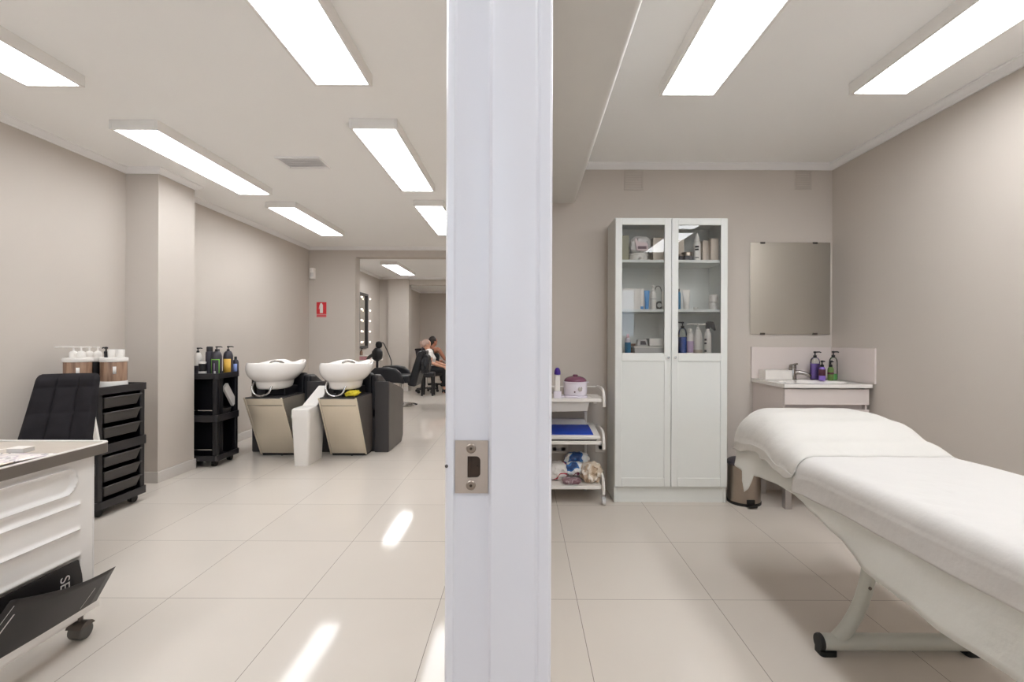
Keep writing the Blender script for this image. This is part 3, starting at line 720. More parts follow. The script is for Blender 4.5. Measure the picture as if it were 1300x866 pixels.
# wax heater pot + roll-on on its base
wp = thing('wax_heater', 'pale lilac wax pot with a plum lid and round dial on the trolley', 'wax heater', (px(730.5, 3.42), 3.42, .735))
r_ = .083
build('base_plate', MB().lathe([(r_*1.02, 0), (r_*1.05, .003), (r_*1.05, .012), (r_*.96, .016)], n=36).prism(rrect(-.155, -.04, -.03, .03, .012), 'z', 0, .012), M['pot'], wp, bevel=.002)
build('pot', MB().lathe([(r_*.9, .016), (r_*.97, .022), (r_, .05), (r_, .100), (r_*1.03, .103), (r_*1.03, .112), (r_*.95, .114)], n=40), M['pot'], wp)
build('lid', MB().lathe([(r_*.96, .114)]+[(r_*.96*math.cos(a), .116+.037*math.sin(a)) for a in [i*PI/2/8 for i in range(0, 8)]]+[(.02, .156), (.014, .162), (.001, .163)], n=40), M['plumlid'], wp)
dm = Matrix.Rotation(PI/2, 3, 'X')
dx_ = .022
build('dial', MB().lathe([(.0185, 0), (.0185, .003), (.0135, .004), (.0125, .014), (.001, .015)], (dx_, -math.sqrt(r_*r_-dx_*dx_)+.003, .066), 24, mtx=dm), M['chrome'], wp)
build('indicator_lamp', MB().lathe([(.006, 0), (.005, .003), (.001, .004)], (-.012, -r_+.003, .045), 14, mtx=dm), M['plum'], wp)
build('side_tab', MB().box(r_*1.02, r_*1.15, -.01, .01, .104, .111), M['pot'], wp)
ro = thing('roll_on_wax', 'white roll-on wax cartridge with a violet dome cap on the trolley', 'roll-on', (px(707.5, 3.38), 3.36, .735))
build('stand', MB().prism(rrect(-.027, .027, -.022, .022, .01), 'z', 0, .05), M['pot'], ro, bevel=.004)
build('cartridge', MB().prism(rrect(-.0195, .0195, -.015, .015, .008), 'z', .05, .165), M['white'], ro, bevel=.002)
build('cap', MB().lathe([(.0225, .165), (.0225, .18), (.02, .195), (.014, .208), (.006, .213), (.001, .214)], n=24), M['purple'], ro)
tag(build('paper_sheet', MB().grid(lambda u, v: Vector((px(749, 3.5)+.075*u-.01*v, 3.40+.17*v, .7362+.004*math.sin(3*u)*v)), 6, 6), M['paper'], solid=.0012), 'loose white paper lying at the right of the wax pot', 'paper')
# blue-topped steriliser
us = thing('steriliser', 'white steriliser with a cobalt blue window on the middle trolley shelf', 'steriliser', (.36, 3.47, .44))
ux0, ux1 = .085-.36+.03, .545-.36
build('base', MB().hexa([(ux0, -.13, 0), (ux1-.03, -.13, 0), (ux1-.03, .12, 0), (ux0, .12, 0)], [(ux0, -.135, .012), (ux1-.02, -.135, .012), (ux1-.02, .12, .012), (ux0, .12, .012)]), M['rubber'], us)
build('body', MB().hexa([(ux0, -.14, .012), (ux1, -.14, .012), (ux1, .13, .012), (ux0, .13, .012)], [(ux0, -.14, .036), (ux1, -.14, .036), (ux1-.01, .13, .085), (ux0, .13, .085)]), M['white'], us, bevel=.006)
build('blue_window', MB().hexa([(ux0+.02, -.118, .036), (ux1-.045, -.118, .036), (ux1-.055, .075, .071), (ux0+.02, .075, .071)], [(ux0+.02, -.118, .0435), (ux1-.045, -.118, .0435), (ux1-.055, .075, .0785), (ux0+.02, .075, .0785)]), M['uvblue'], us, bevel=.002)
build('rear_hood', MB().hexa([(ux0, .085, .075), (ux1-.06, .085, .075), (ux1-.06, .13, .08), (ux0, .13, .08)], [(ux0, .10, .115), (ux1-.085, .10, .115), (ux1-.085, .13, .115), (ux0, .13, .115)]), M['greyw'], us, bevel=.004)
# packs on the bottom shelf
def pack(name, label, loc, w, d, h, m, seed, rot=0, amp=.008):
    o = build(name, pillow(w, d, h, amp, seed), m); o.location = Vector(loc); o.rotation_euler = (0, 0, rot)
    return tag(o, label, 'bag', 'packs on the bottom trolley shelf')
GZ = .131
pack('product_bag', 'white bag with red print at the left of the bottom trolley shelf', (px(709, 3.46), 3.49, GZ), .085, .075, .125, M['bag1'], 1)
pack('product_bag', 'blue and white printed bag on top of the bottom trolley packs', (px(733, 3.5), 3.535, GZ+.06), .105, .06, .125, M['bag2'], 3, .1)
pack('product_bag', 'crumpled cream bag at the right of the bottom trolley shelf', (px(751, 3.46), 3.435, GZ), .085, .075, .135, M['bag3'], 5, .5, .013)
pack('product_bag', 'flat mauve pack under the blue and white bag', (px(726, 3.4), 3.385, GZ), .075, .05, .042, M['bag4'], 8, 0, .004)
pack('product_bag', 'white bag with blue print between the red and cream bags', (px(729, 3.5), 3.48, GZ+.03), .075, .055, .10, M['bag2'], 11, -.2)
# wall sockets
def socket(x0, x1, z0, z1, label, n_):
    t = thing('wall_socket', label, 'socket', ((x0+x1)/2, BY, z0), group='wall sockets')
    w, h = (x1-x0)/2, z1-z0
    build('plate', MB().box(-w, w, -.01, 0, 0, h), M['socket'], t, bevel=.003)
    for i in range(n_):
        xx = 0 if n_ == 1 else (-w/2 if i == 0 else w/2)
        build('outlet', MB().lathe([(.019, 0), (.019, .002), (.0165, .002), (.016, -.004), (.002, -.004)], (xx, -.01, h/2), 20, mtx=Matrix.Rotation(PI/2, 3, 'X')), M['greyw'], t)
        build('outlet_pin', MB().cyl((xx-.006, -.0105, h/2), (xx-.006, -.006, h/2), .0025, n=8).cyl((xx+.006, -.0105, h/2), (xx+.006, -.006, h/2), .0025, n=8), M['black2'], t)
socket(.215, .352, .275, .345, 'double wall socket behind the trolley', 2)
socket(.560, .635, .285, .365, 'single wall socket between the trolley and the cabinet', 1)

# ---------- wall mirror
mr = thing('wall_mirror', 'frameless square mirror clipped to the wall above the washbasin', 'mirror', (2.04, BY, 1.19))
build('glass', MB().box(-.305, .305, -.009, -.004, 0, .70), M['mirror'], mr, bevel=.001)
build('backing', MB().box(-.303, .303, -.004, 0, .002, .698), M['greyw'], mr)
for xx in (-.21, .19):
    for z in (-.004, .689):
        build('clip', MB().box(xx-.018, xx+.018, -.0125, 0, z, z+.015), M['dkmetal'], mr, bevel=.002)

# ---------- vanity
VX0, VX1, VY0 = 1.762, 2.330, 3.225
va = thing('vanity_unit', 'white vanity cabinet with grooved drawers in the corner', 'vanity', (2.05, 3.44, 0))
vc = MB().box(VX0, VX0+.016, VY0+.02, BY-.002, .20, .825).box(VX1-.016, VX1, VY0+.02, BY-.002, .20, .825).box(VX0+.016, VX1-.016, VY0+.02, BY-.002, .20, .216).box(VX0+.016, VX1-.016, BY-.012, BY-.002, .216, .825).box(VX0+.016, VX1-.016, VY0+.045, VY0+.055, .216, .825)
build('carcass', vc, M['pinkgrey'], va, world=True, bevel=.001)
for z0, z1, nm in ((.712, .818, 'drawer'), (.205, .680, 'drawer')):
    build(nm, MB().box(VX0+.0, VX1-.0, VY0, VY0+.018, z0, z1), M['pinkgrey'], va, world=True, bevel=.0015)
for xx, yy in ((VX0+.045, VY0+.05), (VX1-.045, VY0+.05), (VX0+.045, BY-.06), (VX1-.045, BY-.06)):
    build('leg', MB().box(xx-.022, xx+.022, yy-.022, yy+.022, 0, .20), M['legsteel'], va, world=True, bevel=.003)
bs = thing('washbasin', 'thin white ceramic washbasin top on the corner vanity', 'washbasin', (2.05, 3.44, .826))
bx0, bx1, by0, by1 = 1.746, 2.342, 3.205, 3.665
def basin_top(u, v):
    x = bx0+(bx1-bx0)*u; y = by0+(by1-by0)*v
    e = ((x-2.05)/.235)**2+((y-3.395)/.145)**2
    return Vector((x, y, .852-.09*(1-sm(.35, 1.0, e))))
bsn = MB().grid(basin_top, 48, 40)
def edge(fn):
    return bsn.grid(fn, 24, 1)
bsn.box(bx0, bx1, by0, by0+.004, .828, .852).box(bx0, bx0+.004, by0, by1, .828, .852).box(bx1-.004, bx1, by0, by1, .828, .852).box(bx0, bx1, by1-.004, by1, .828, .852)
build('basin', bsn, M['ceramic'], bs, world=True)
build('overflow', MB().lathe([(.012, 0), (.012, .003), (.008, .003), (.0075, -.002), (.001, -.002)], (2.0, 3.52, .846), 16), M['chrome'], bs, world=True)
build('drain', MB().lathe([(.02, 0), (.02, .003), (.014, .005), (.001, .005)], (2.05, 3.395, .763), 20), M['chrome'], bs, world=True)
fc = thing('faucet', 'chrome single-lever basin faucet', 'faucet', (2.012, 3.575, .852))
build('body', MB().lathe([(.030, 0), (.030, .006), (.026, .01), (.025, .075), (.024, .08)], n=24), M['tapsteel'], fc)
build('spout', MB().tube([(.0, 0, .052), (.04, -.02, .055), (.085, -.04, .044), (.10, -.046, .026)], [.018, .016, .014, .013], 14, smooth=5), M['tapsteel'], fc)
build('lever', MB().lathe([(.025, .082), (.026, .086), (.024, .108), (.014, .115), (.001, .116)], n=20).tube([(0, 0, .105), (-.0, -.03, .116), (-.0, -.06, .12)], [.010, .008, .006], 10), M['tapsteel'], fc)
carton('tissue_box', 'low white tissue box at the left end of the washbasin', 1.795, 1.995, 3.545, 3.645, .8535, .922, M['white'])
pump_bottle('soap_bottle', 'clear pump bottle of purple soap with a black pump', (2.185, 3.585, .853), .036, .165, M['clear'], M['black'], spout=.045, liquid=(M['purplesoap'], .72), sy=.7, grp='soap bottles')
pump_bottle('soap_bottle', 'small purple bottle with a dark red label', (2.185, 3.50, .853), .022, .10, M['purplesoap'], M['black'], band=(M['plum'], .35, .82), spout=.02, grp='soap bottles')
pump_bottle('soap_bottle', 'small olive green bottle left of the lime soap', (2.247, 3.50, .853), .020, .10, M['olive'], M['black'], band=(M['plum'], .45, .6), spout=.02, grp='soap bottles')
pump_bottle('soap_bottle', 'tall clear pump bottle with lime green soap at its bottom', (2.305-.0, 3.56, .853), .030, .168, M['clear'], M['black'], spout=.04, liquid=(M['limesoap'], .26), sy=.8, grp='soap bottles')
def splash(name, mb_, label):
    t = thing(name, label, 'splashback', (0, 0, 0)); return t
tag(build('splashback_panel', MB().box(1.746, RX-.0125, BY-.0125, BY-.0005, .8535, 1.092), M['pinkgrey'], bevel=.001), 'white splashback panel on the back wall behind the faucet', 'splashback', 'splashback panels')
tag(build('splashback_panel', MB().box(RX-.012, RX-.0005, 3.205, BY-.0005, .8535, 1.092), M['pinkgrey'], bevel=.001), 'white splashback panel on the right side wall of the washbasin', 'splashback', 'splashback panels')

# ---------- pedal bin
pb_ = thing('pedal_bin', 'brushed steel pedal bin with a black lid beside the cabinet', 'bin', (1.572, 3.40, 0))
build('body', MB().lathe([(.107, .012), (.108, .016), (.108, .268), (.104, .27)], n=40), M['steel'], pb_)
build('base_ring', MB().lathe([(.109, 0), (.112, .003), (.112, .018), (.109, .02), (.1, .02)], n=40), M['darkrubber'], pb_)
build('lid', MB().lathe([(.111, .27), (.113, .273), (.112, .290), (.10, .302), (.06, .312), (.001, .315)], n=40), M['black2'], pb_)
build('pedal', MB().prism(rrect(-.032, .028, -.152, -.105, .01), 'z', .008, .02), M['darkrubber'], pb_, bevel=.002)
build('pedal_plate', MB().box(-.03, .026, -.113, -.104, .02, .05), M['darkrubber'], pb_, bevel=.003)

# ---------- treatment couch
BX0, BX1 = 1.062, 1.705
def zt(Y): return interp([(-9, .690), (1.84, .690), (1.95, .725), (2.10, .782), (2.22, .800), (2.32, .800)], Y)
def rad(Y): return interp([(1.7, .045), (2.05, .10), (2.3, .14)], Y)
bed = thing('treatment_couch', 'grey-framed treatment couch under white sheets on the right', 'couch', ((BX0+BX1)/2, 1.35, 0))
def ring(Y, x0, x1, z0, z1, r):
    r = min(r, (z1-z0)*.49)
    return [(x, Y, z) for x, z in arc(x1-.02, z0+.02, .02, -90, 0, 4)+arc(x1-r, z1-r, r, 0, 90, 10)+arc(x0+r, z1-r, r, 90, 180, 10)+arc(x0+.02, z0+.02, .02, 180, 270, 4)]
mt = MB(); ys = [.42, .425, .44]+[.5+i*.06 for i in range(31)]
rings = []
for i, Y in enumerate(ys):
    e = .03 if i == 0 else (.012 if i == 1 else 0)
    rings.append(ring(Y, BX0+.012+e, BX1-.012-e, .612+e*.5, zt(Y)-e, rad(Y)))
for dY, e in ((2.335, .006), (2.345, .02), (2.35, .04)):
    rings.append(ring(dY, BX0+.012+e, BX1-.012-e, .612+e*.5, .80-e, .14))
k = len(rings[0]); vs = [p for r_ in rings for p in r_]; fs = []
for i in range(len(rings)-1):
    for j in range(k): fs.append((i*k+j, i*k+(j+1) % k, (i+1)*k+(j+1) % k, (i+1)*k+j))
fs += [tuple(range(k)), tuple(range((len(rings)-1)*k, len(rings)*k))]
mt._add(vs, fs)
build('mattress', mt, M['greyw'], bed, world=True)
build('underframe', MB().box(BX0+.04, BX0+.08, .5, 2.28, .572, .611).box(BX1-.08, BX1-.04, .5, 2.28, .572, .611).box(BX0+.08, BX1-.08, .5, .54, .572, .611).box(BX0+.08, BX1-.08, 2.24, 2.28, .572, .611), M['bedmetal'], bed, world=True, bevel=.003)
for fy_ in (1.764, .80):
    fb = build('foot_bar', MB().tube([(1.100, fy_, .0415), (1.668, fy_, .0415)], .0285, 20), M['bedmetal'], bed, world=True)
    for sgn, xe in ((-1, 1.098), (1, 1.67)):
        build('end_cap', MB().lathe([(.0295, -.004), (.0300, .004), (.027, .010), (.002, .0115)], (xe, fy_, .0415), 20, mtx=Matrix.Rotation(sgn*PI/2, 3, 'Y')), M['darkrubber'], fb, world=True)
        xp = xe-sgn*.02
        build('foot_pad', MB().prism(rrect(xp-.03, xp+.03, fy_-.026, fy_+.026, .012), 'z', 0, .0165), M['darkrubber'], fb, world=True)
    for sgn in (-1, 1):
        cx_ = 1.384
        P = [(1.158, .050), (1.198, .095), (1.240, .170), (1.266, .25), (1.279, .335), (1.277, .44), (1.255, .53), (1.22, .60)]
        pts = [((x if sgn < 0 else 2*cx_-x), fy_, z) for x, z in P]
        lg = build('leg', MB().tube(pts, .0245, 16, smooth=4), M['bedmetal'], bed, world=True)
        xb = 1.262 if sgn < 0 else 2*cx_-1.262
        build('bolt', MB().lathe([(.006, 0), (.006, .003), (.002, .004)], (xb, fy_-.0242, .25), 10, mtx=Matrix.Rotation(PI/2, 3, 'X')), M['dkmetal'], lg, world=True)

def drape(off0, y0, y1, hem_l, hem_r, flare, rowsY, wav=1.0, capend=False, seed=0, flr=None, lead=None, topw=1.0):
    """cloth over the couch: left hem, up, over the top, down to the right hem"""
    rows = []
    for Y in rowsY:
        off = off0 if lead is None else lead(Y)
        zt_, rr = zt(Y)+off, rad(Y)+off
        x0, x1 = BX0-off, BX1+off
        yy = Y
        if capend and Y > 2.34:
            t = (Y-2.34)/.16; t = min(1, t)
            zt_ -= .02+.20*t**1.3 if t > .12 else .02*t/.12
            yy = 2.352+off+.012*t
            rr = .14+off
        hl, hr = hem_l(Y), hem_r(Y)
        row = []
        nL = 12
        base = max(zt_-rr, hl+.004)
        for i in range(nL):
            t = i/nL; z = hl+(base-hl)*t
            dn = (base-z)/max(.001, .25)
            fl = flare*dn**1.5*(flr(Y) if flr else 1)
            fold = wav*.006*min(1, dn*1.5)*(math.sin(Y*11+seed)+.6*math.sin(Y*23+2*seed+3*t))
            row.append(Vector((x0-fl-fold-.002, yy, z)))
        for i in range(11):
            a = PI-PI/2*i/10
            row.append(Vector((x0+rr+rr*math.cos(a), yy, base+(zt_-base)*math.sin(a))))
        for i in range(1, 14):
            t = i/14; x = x0+rr+(x1-x0-2*rr)*t
            z = zt_+topw*.0014*(math.sin(x*25+Y*9+seed)+math.sin(x*47-Y*31+seed*2))
            row.append(Vector((x, yy, z)))
        base2 = max(zt_-rr, hr+.004)
        for i in range(11):
            a = PI/2-PI/2*i/10
            row.append(Vector((x1-rr+rr*math.cos(a), yy, base2+(zt_-base2)*math.sin(a))))
        for i in range(1, 9):
            t = i/8; row.append(Vector((x1+.004*t+.003*math.sin(Y*13+seed)*t, yy, base2+(hr-base2)*t)))
        rows.append(row)
    n_, k_ = len(rows), len(rows[0])
    mb = MB(); mb._add([p for r_ in rows for p in r_], [(i*k_+j, i*k_+j+1, (i+1)*k_+j+1, (i+1)*k_+j) for i in range(n_-1) for j in range(k_-1)])
    return mb
yl = [.44+i*.03 for i in range(64)]
hem_under = lambda Y: interp([(.5, .43), (1.18, .432), (1.30, .443), (1.45, .450), (1.52, .472), (1.60, .497), (1.73, .527), (1.80, .545), (1.864, .553), (1.957, .556), (2.10, .545), (2.165, .535), (2.185, .47), (2.205, .45), (2.225, .48), (2.26, .535), (2.6, .54)], Y)
us_rows = yl[:-1]+[2.165+i*.01 for i in range(0, 18)]
us_rows = sorted(set([round(y, 4) for y in us_rows if y < 2.16]+[2.165+i*.01 for i in range(0, 18)]))+[2.36, 2.40, 2.45, 2.50]
sh2 = build('bed_sheet', drape(.004, 0, 0, hem_under, lambda Y: .50, .026, us_rows, 1.0, True, 0, lambda Y: interp([(1.9, 1), (2.15, 1.5), (2.28, 2.2), (2.5, 1.4)], Y), None, 0), M['sheet2'], solid=.0016)
tag(sh2, 'thin lower sheet whose longer hem hangs below the upper sheet on the couch', 'sheet', 'couch linen')
hem_up = lambda Y: interp([(.5, .575), (1.0, .578), (1.52, .577), (1.78, .570), (1.86, .56)], Y)
sh1 = build('bed_sheet', drape(.008, 0, 0, hem_up, lambda Y: .55, .036, [.44+i*.03 for i in range(48)]+[1.865], 1.0, False, 0, None, lambda Y: .009, .6), M['sheet'], solid=.0018)
tag(sh1, 'opaque white upper sheet covering most of the treatment couch', 'sheet', 'couch linen')
hem_cov = lambda Y: interp([(1.845, .640), (1.87, .612), (1.90, .600), (1.98, .612), (2.06, .632), (2.10, .625), (2.13, .648), (2.20, .640), (2.30, .615), (2.5, .61)], Y)
cv = build('headrest_cover', drape(.013, 0, 0, hem_cov, lambda Y: .60, .040, [1.845+i*.02 for i in range(25)]+[2.34, 2.355, 2.37, 2.40, 2.45, 2.50], 1.0, True, 0, None, lambda Y: .0112+.004*sm(1.845, 1.95, Y), .6), M['cover'], solid=.003)
tag(cv, 'thick white cover wrapped over the raised headrest of the couch', 'cover', 'couch linen')
# ================================================================== SALON (left of the jamb)
# ---------- manicure desk at the left edge
DX0, DX1, DY0_, DY1_ = -2.62, -1.634, 1.30, 1.925
dk = thing('manicure_desk', 'white moulded desk on casters at the left edge of the photo', 'desk', (-2.1, 1.6, 0))
outl = rrect(DX0, DX1, DY0_, DY1_, .045)
build('tabletop', MB().prism(rrect(DX0+.003, DX1-.003, DY0_+.003, DY1_-.003, .043), 'z', .714, .733), M['desktop'], dk, world=True, bevel=.002)
eb = MB(); ins = rrect(DX0+.003, DX1-.003, DY0_+.003, DY1_-.003, .042); n = len(outl)
eb._add([(x, y, z) for z in (.696, .734) for x, y in outl]+[(x, y, z) for z in (.696, .734) for x, y in ins],
        [(i, (i+1) % n, n+(i+1) % n, n+i) for i in range(n)]+[(2*n+i, 3*n+i, 3*n+(i+1) % n, 2*n+(i+1) % n) for i in range(n)] +
        [(n+i, n+(i+1) % n, 3*n+(i+1) % n, 3*n+i) for i in range(n)]+[(i, 2*n+i, 2*n+(i+1) % n, (i+1) % n) for i in range(n)])
build('edge_band', eb, M['edge'], dk, world=True)
rim = MB(); i2 = rrect(DX0+.014, DX1-.014, DY0_+.014, DY1_-.014, .034)
rim._add([(x, y, z) for z in (.7342, .7375) for x, y in outl]+[(x, y, z) for z in (.7342, .7375) for x, y in i2],
        [(i, (i+1) % n, n+(i+1) % n, n+i) for i in range(n)]+[(2*n+i, 3*n+i, 3*n+(i+1) % n, 2*n+(i+1) % n) for i in range(n)] +
        [(n+i, n+(i+1) % n, 3*n+(i+1) % n, 3*n+i) for i in range(n)]+[(i, 2*n+i, 2*n+(i+1) % n, (i+1) % n) for i in range(n)])
build('rim', rim, M['white'], dk, world=True)
build('top_support', MB().box(DX0+.03, DX1-.06, DY0_+.04, DY1_-.05, .69, .7135), M['greyw'], dk, world=True)
# moulded end panel facing the room: raised racetrack, two steps, brochure pocket below
PYa, PYb, PX = 1.325, 1.853, -1.654
def panel(u, v):
    y = PYa+(PYb-PYa)*u; z = .125+(.695-.125)*v
    d = 0.0
    cz, hh = .622, .047; ye, yn = PYb-.075-hh, PYa+.075+hh
    yy = min(max(y, yn), ye); dist = math.hypot(y-yy, z-cz)
    d += .011*math.exp(-((dist-hh)/.0065)**2)-.006*sm(hh, hh-.012, dist)
    inside = sm(PYa+.03, PYa+.045, y)*(1-sm(PYb-.062, PYb-.05, y))
    for zr in (.530, .437):
        d += inside*.008*(math.exp(-((z-zr)/.006)**2)+.55*sm(zr-.05, zr-.002, z)*(1-sm(zr-.002, zr+.004, z)))
    d += inside*.007*math.exp(-((z-.338)/.007)**2)
    d -= inside*.022*(1-sm(.318, .332, z))
    return Vector((PX+d, y, z))
ep = MB().grid(panel, 72, 110)
build('end_panel', ep, M['deskpanel'], dk, world=True, angle=60)
ef = MB().box(PX-.03, PX-.024, PYa, PYb, .10, .695).box(PX-.024, PX+.001, PYb-.001, PYb+.006, .10, .695).box(PX-.024, PX+.001, PYa-.006, PYa+.001, .10, .695)
build('panel_frame', ef, M['deskpanel'], dk, world=True, bevel=.002)
pk = MB().box(-1.637, -1.631, PYa-.004, PYb+.004, .113, .176).box(PX-.02, -1.637, PYa-.004, PYb+.004, .113, .121).box(PX-.0, -1.637, PYb-.002, PYb+.004, .121, .176).box(PX-.0, -1.637, PYa-.004, PYa+.002, .121, .176)
pkt = build('brochure_pocket', pk, M['deskpanel'], dk, world=True, bevel=.0025)
build('printed_mark', MB().box(-1.6312, -1.6306, 1.765, 1.825, .142, .1445).box(-1.6312, -1.6306, 1.823, 1.835, .142, .149), M['edge'], pkt, world=True)
build('drawer_block', MB().box(DX0+.05, DX0+.40, PYa, PYb, .11, .69), M['deskpanel'], dk, world=True, bevel=.004)
build('back_panel', MB().box(DX0+.40, PX-.03, PYb-.02, PYb, .35, .69), M['deskpanel'], dk, world=True)
build('bottom_rail', MB().box(PX-.06, PX-.03, PYa, PYb, .075, .112), M['deskpanel'], dk, world=True)
for xx in (-1.682, DX0+.10):
    for yy in (PYa+.06, PYb-.02):
        cs = build('caster', MB().cyl((xx-.026, yy, .031), (xx+.026, yy, .031), .031, n=28), M['rubber'], dk, world=True, bevel=.007)
        build('caster_hood', MB().prism(arc(yy, .034, .0345, 25, 155, 10)+[(yy-.036, .074), (yy+.036, .074)][0:0], 'x', xx-.029, xx+.029).cyl((xx, yy, .06), (xx, yy, .112), .009, n=12), M['dkmetal'], cs, world=True)
# brochures in the pocket
b1 = thing('brochure', 'black standing brochure at the back of the desk pocket', 'brochure', (-1.645, 1.5, .1215), group=None)
BX = -1.6525
bp1 = [(1.34, .1215), (1.792, .1215)]+[(1.792+.012*math.sin(i/8*PI), .15+.15*i/8) for i in range(9)]+[(1.786, .322), (1.34, .322)]
build('cover', MB().prism(bp1, 'x', BX, BX+.006), M['paperdark'], b1, world=True)
def text_obj(body, size, m, parent, loc, rot, ext=.0002):
    cu = bpy.data.curves.new('lettering', 'FONT'); cu.body = body; cu.size = size; cu.extrude = ext; cu.align_x = 'LEFT'
    cu.materials.append(m)
    o = bpy.data.objects.new('lettering', cu); COL.objects.link(o); o.parent = parent
    o.location = Vector(loc)-parent.location; o.rotation_euler = rot
    dg = bpy.context.evaluated_depsgraph_get(); dg.update()
    me = bpy.data.meshes.new_from_object(o.evaluated_get(dg)); o2 = bpy.data.objects.new('lettering', me); COL.objects.link(o2)
    o2.parent = parent; o2.location = o.location; o2.rotation_euler = rot
    if not me.materials: me.materials.append(m)
    bpy.data.objects.remove(o); o2.name = 'lettering'
    return o2
# letters run downwards (read from the right side): text x -> -z, text up -> +y
R = Matrix(((0, 0, 1), (0, 1, 0), (-1, 0, 0)))      # columns: x->-z, y->+y, z->+x
eul = R.to_euler()
text_obj('SEB', .052, M['paper'], b1, (BX+.0065, 1.716, .287), eul)
bl = MB()
for y in (1.47, 1.484, 1.498): bl.box(BX+.006, BX+.0065, y, y+.004, .20, .285)
build('small_print', bl, M['paper'], b1, world=True)
b2 = thing('brochure', 'dark folded brochure leaning out of the desk pocket', 'brochure', (-1.63, 1.6, .1215))
A, B_, C_, D_ = Vector((-1.641, 1.846, .1225)), Vector((-1.553, 1.838, .273)), Vector((-1.560, 1.468, .345)), Vector((-1.641, 1.36, .1225))
def sheetfn(dx):
    def fn(u, v):
        p = (A*(1-u)+D_*u)*(1-v)+(B_*(1-u)+C_*u)*v
        return p+Vector((dx+.008*math.sin(PI*u)*v, 0, -.018*math.sin(PI*u)*v))
    return fn
build('cover', MB().grid(sheetfn(0), 14, 8), M['paperdark'], b2, world=True, solid=.0015)
def lines(segs):
    mb = MB()
    for (u0, v0, u1, v1, w) in segs:
        f = sheetfn(.0014)
        mb.grid(lambda s, t: f(u0+(u1-u0)*s+w*t, v0+(v1-v0)*s), 8, 1)
    return mb
build('small_print', lines([(.16, .18, .13, .62, .006), (.90, .35, .885, .80, .010), (.965, .1, .94, .92, .004)]), M['greyw'], b2, world=True, solid=.0004)
# papers on the desk
mg = build('magazine', MB().grid(lambda u, v: Vector((-1.655-.20*v, 1.38+.33*u, .7350+.0075*math.sin(PI*u)**2*(1-.5*v))), 16, 6), M['lilacpaper'], solid=.003)
tag(mg, 'open printed magazine lying on the desk top', 'magazine')
tag(build('paper_sheet', MB().grid(lambda u, v: Vector((-1.92-.22*v, 1.50+.30*u, .7345+.003*math.sin(4*u+2*v))), 10, 6), M['paper'], solid=.0012), 'white paper sheet on the desk behind the magazine', 'paper')
gl = thing('acrylic_tray', 'small clear acrylic tray on the desk beside the magazine', 'tray', (-1.82, 1.745, .7335))
build('bowl', MB().box(-.03, .03, -.02, .02, 0, .002).box(-.03, -.028, -.02, .02, .002, .014).box(.028, .03, -.02, .02, .002, .014).box(-.028, .028, -.02, -.018, .002, .014).box(-.028, .028, .018, .02, .002, .014), M['greyw'], gl)
build('lid', MB().box(-.031, .031, -.021, .021, .014, .016), M['white'], gl)

# ---------- tufted chair behind the desk
ch = thing('desk_chair', 'black chair with square-quilted backrest behind the white desk', 'chair', (-2.302, 2.30, 0), math.radians(26))
def back(sgn):
    def fn(u, v):
        w = .153*(1-.14*v)
        # rounded upper corners
        cr = .035; top = .952; z = .50+(top-.50)*v
        if z > top-cr:
            k = (z-(top-cr))/cr; w -= cr*(1-math.sqrt(max(0, 1-k*k)))*.6
        x = -w+2*w*u
        cu, cv = u*3, v*3.55
        q = (abs(math.sin(PI*cu))*abs(math.sin(PI*cv)))**.35
        edge_ = min(1, min(u, 1-u)*14)*min(1, min(v, 1-v)*14)
        y = .17+.20*(v**1.15)-.05*(1-v)**3 - .03*math.cos(PI*(u-.5))*0
        curve = .035*(2*u-1)**2
        th = .030*edge_**.5
        if sgn < 0: return Vector((x, y-curve-th-.017*q*edge_, z))
        return Vector((x, y-curve+th*.9, z))
    return fn
bk = MB().grid(back(-1), 60, 72).grid(back(1), 20, 24, flip=True)
build('backrest', bk, M['velvet'], ch, angle=80)
seat = MB().prism(rrect(-.172, .172, -.25, .17, .06), 'z', .42, .50)
build('seat', seat, M['velvet'], ch, bevel=.02, seg=3)
build('column', MB().cyl((0, 0, .10), (0, 0, .42), .024).cyl((0, 0, .06), (0, 0, .26), .035), M['chrome'], ch)
for i in range(5):
    a = 2*PI*i/5+.93
    lg = build('leg', MB().tube([(0, 0, .10), (.14*math.cos(a), .14*math.sin(a), .095), (.19*math.cos(a), .19*math.sin(a), .07)], [.022, .018, .014], 10), M['chrome'], ch)
    cx, cy = .185*math.cos(a), .185*math.sin(a)
    build('caster', MB().cyl((cx-.018*math.sin(a), cy+.018*math.cos(a), .025), (cx+.018*math.sin(a), cy-.018*math.cos(a), .025), .025, n=20), M['darkrubber'], lg)
for sx_ in (-1, 1):
    build('backrest_bracket', MB().tube([(sx_*.1, .10, .43), (sx_*.1, .19, .44), (sx_*.1, .195, .56)], .012, 10), M['black'], ch)

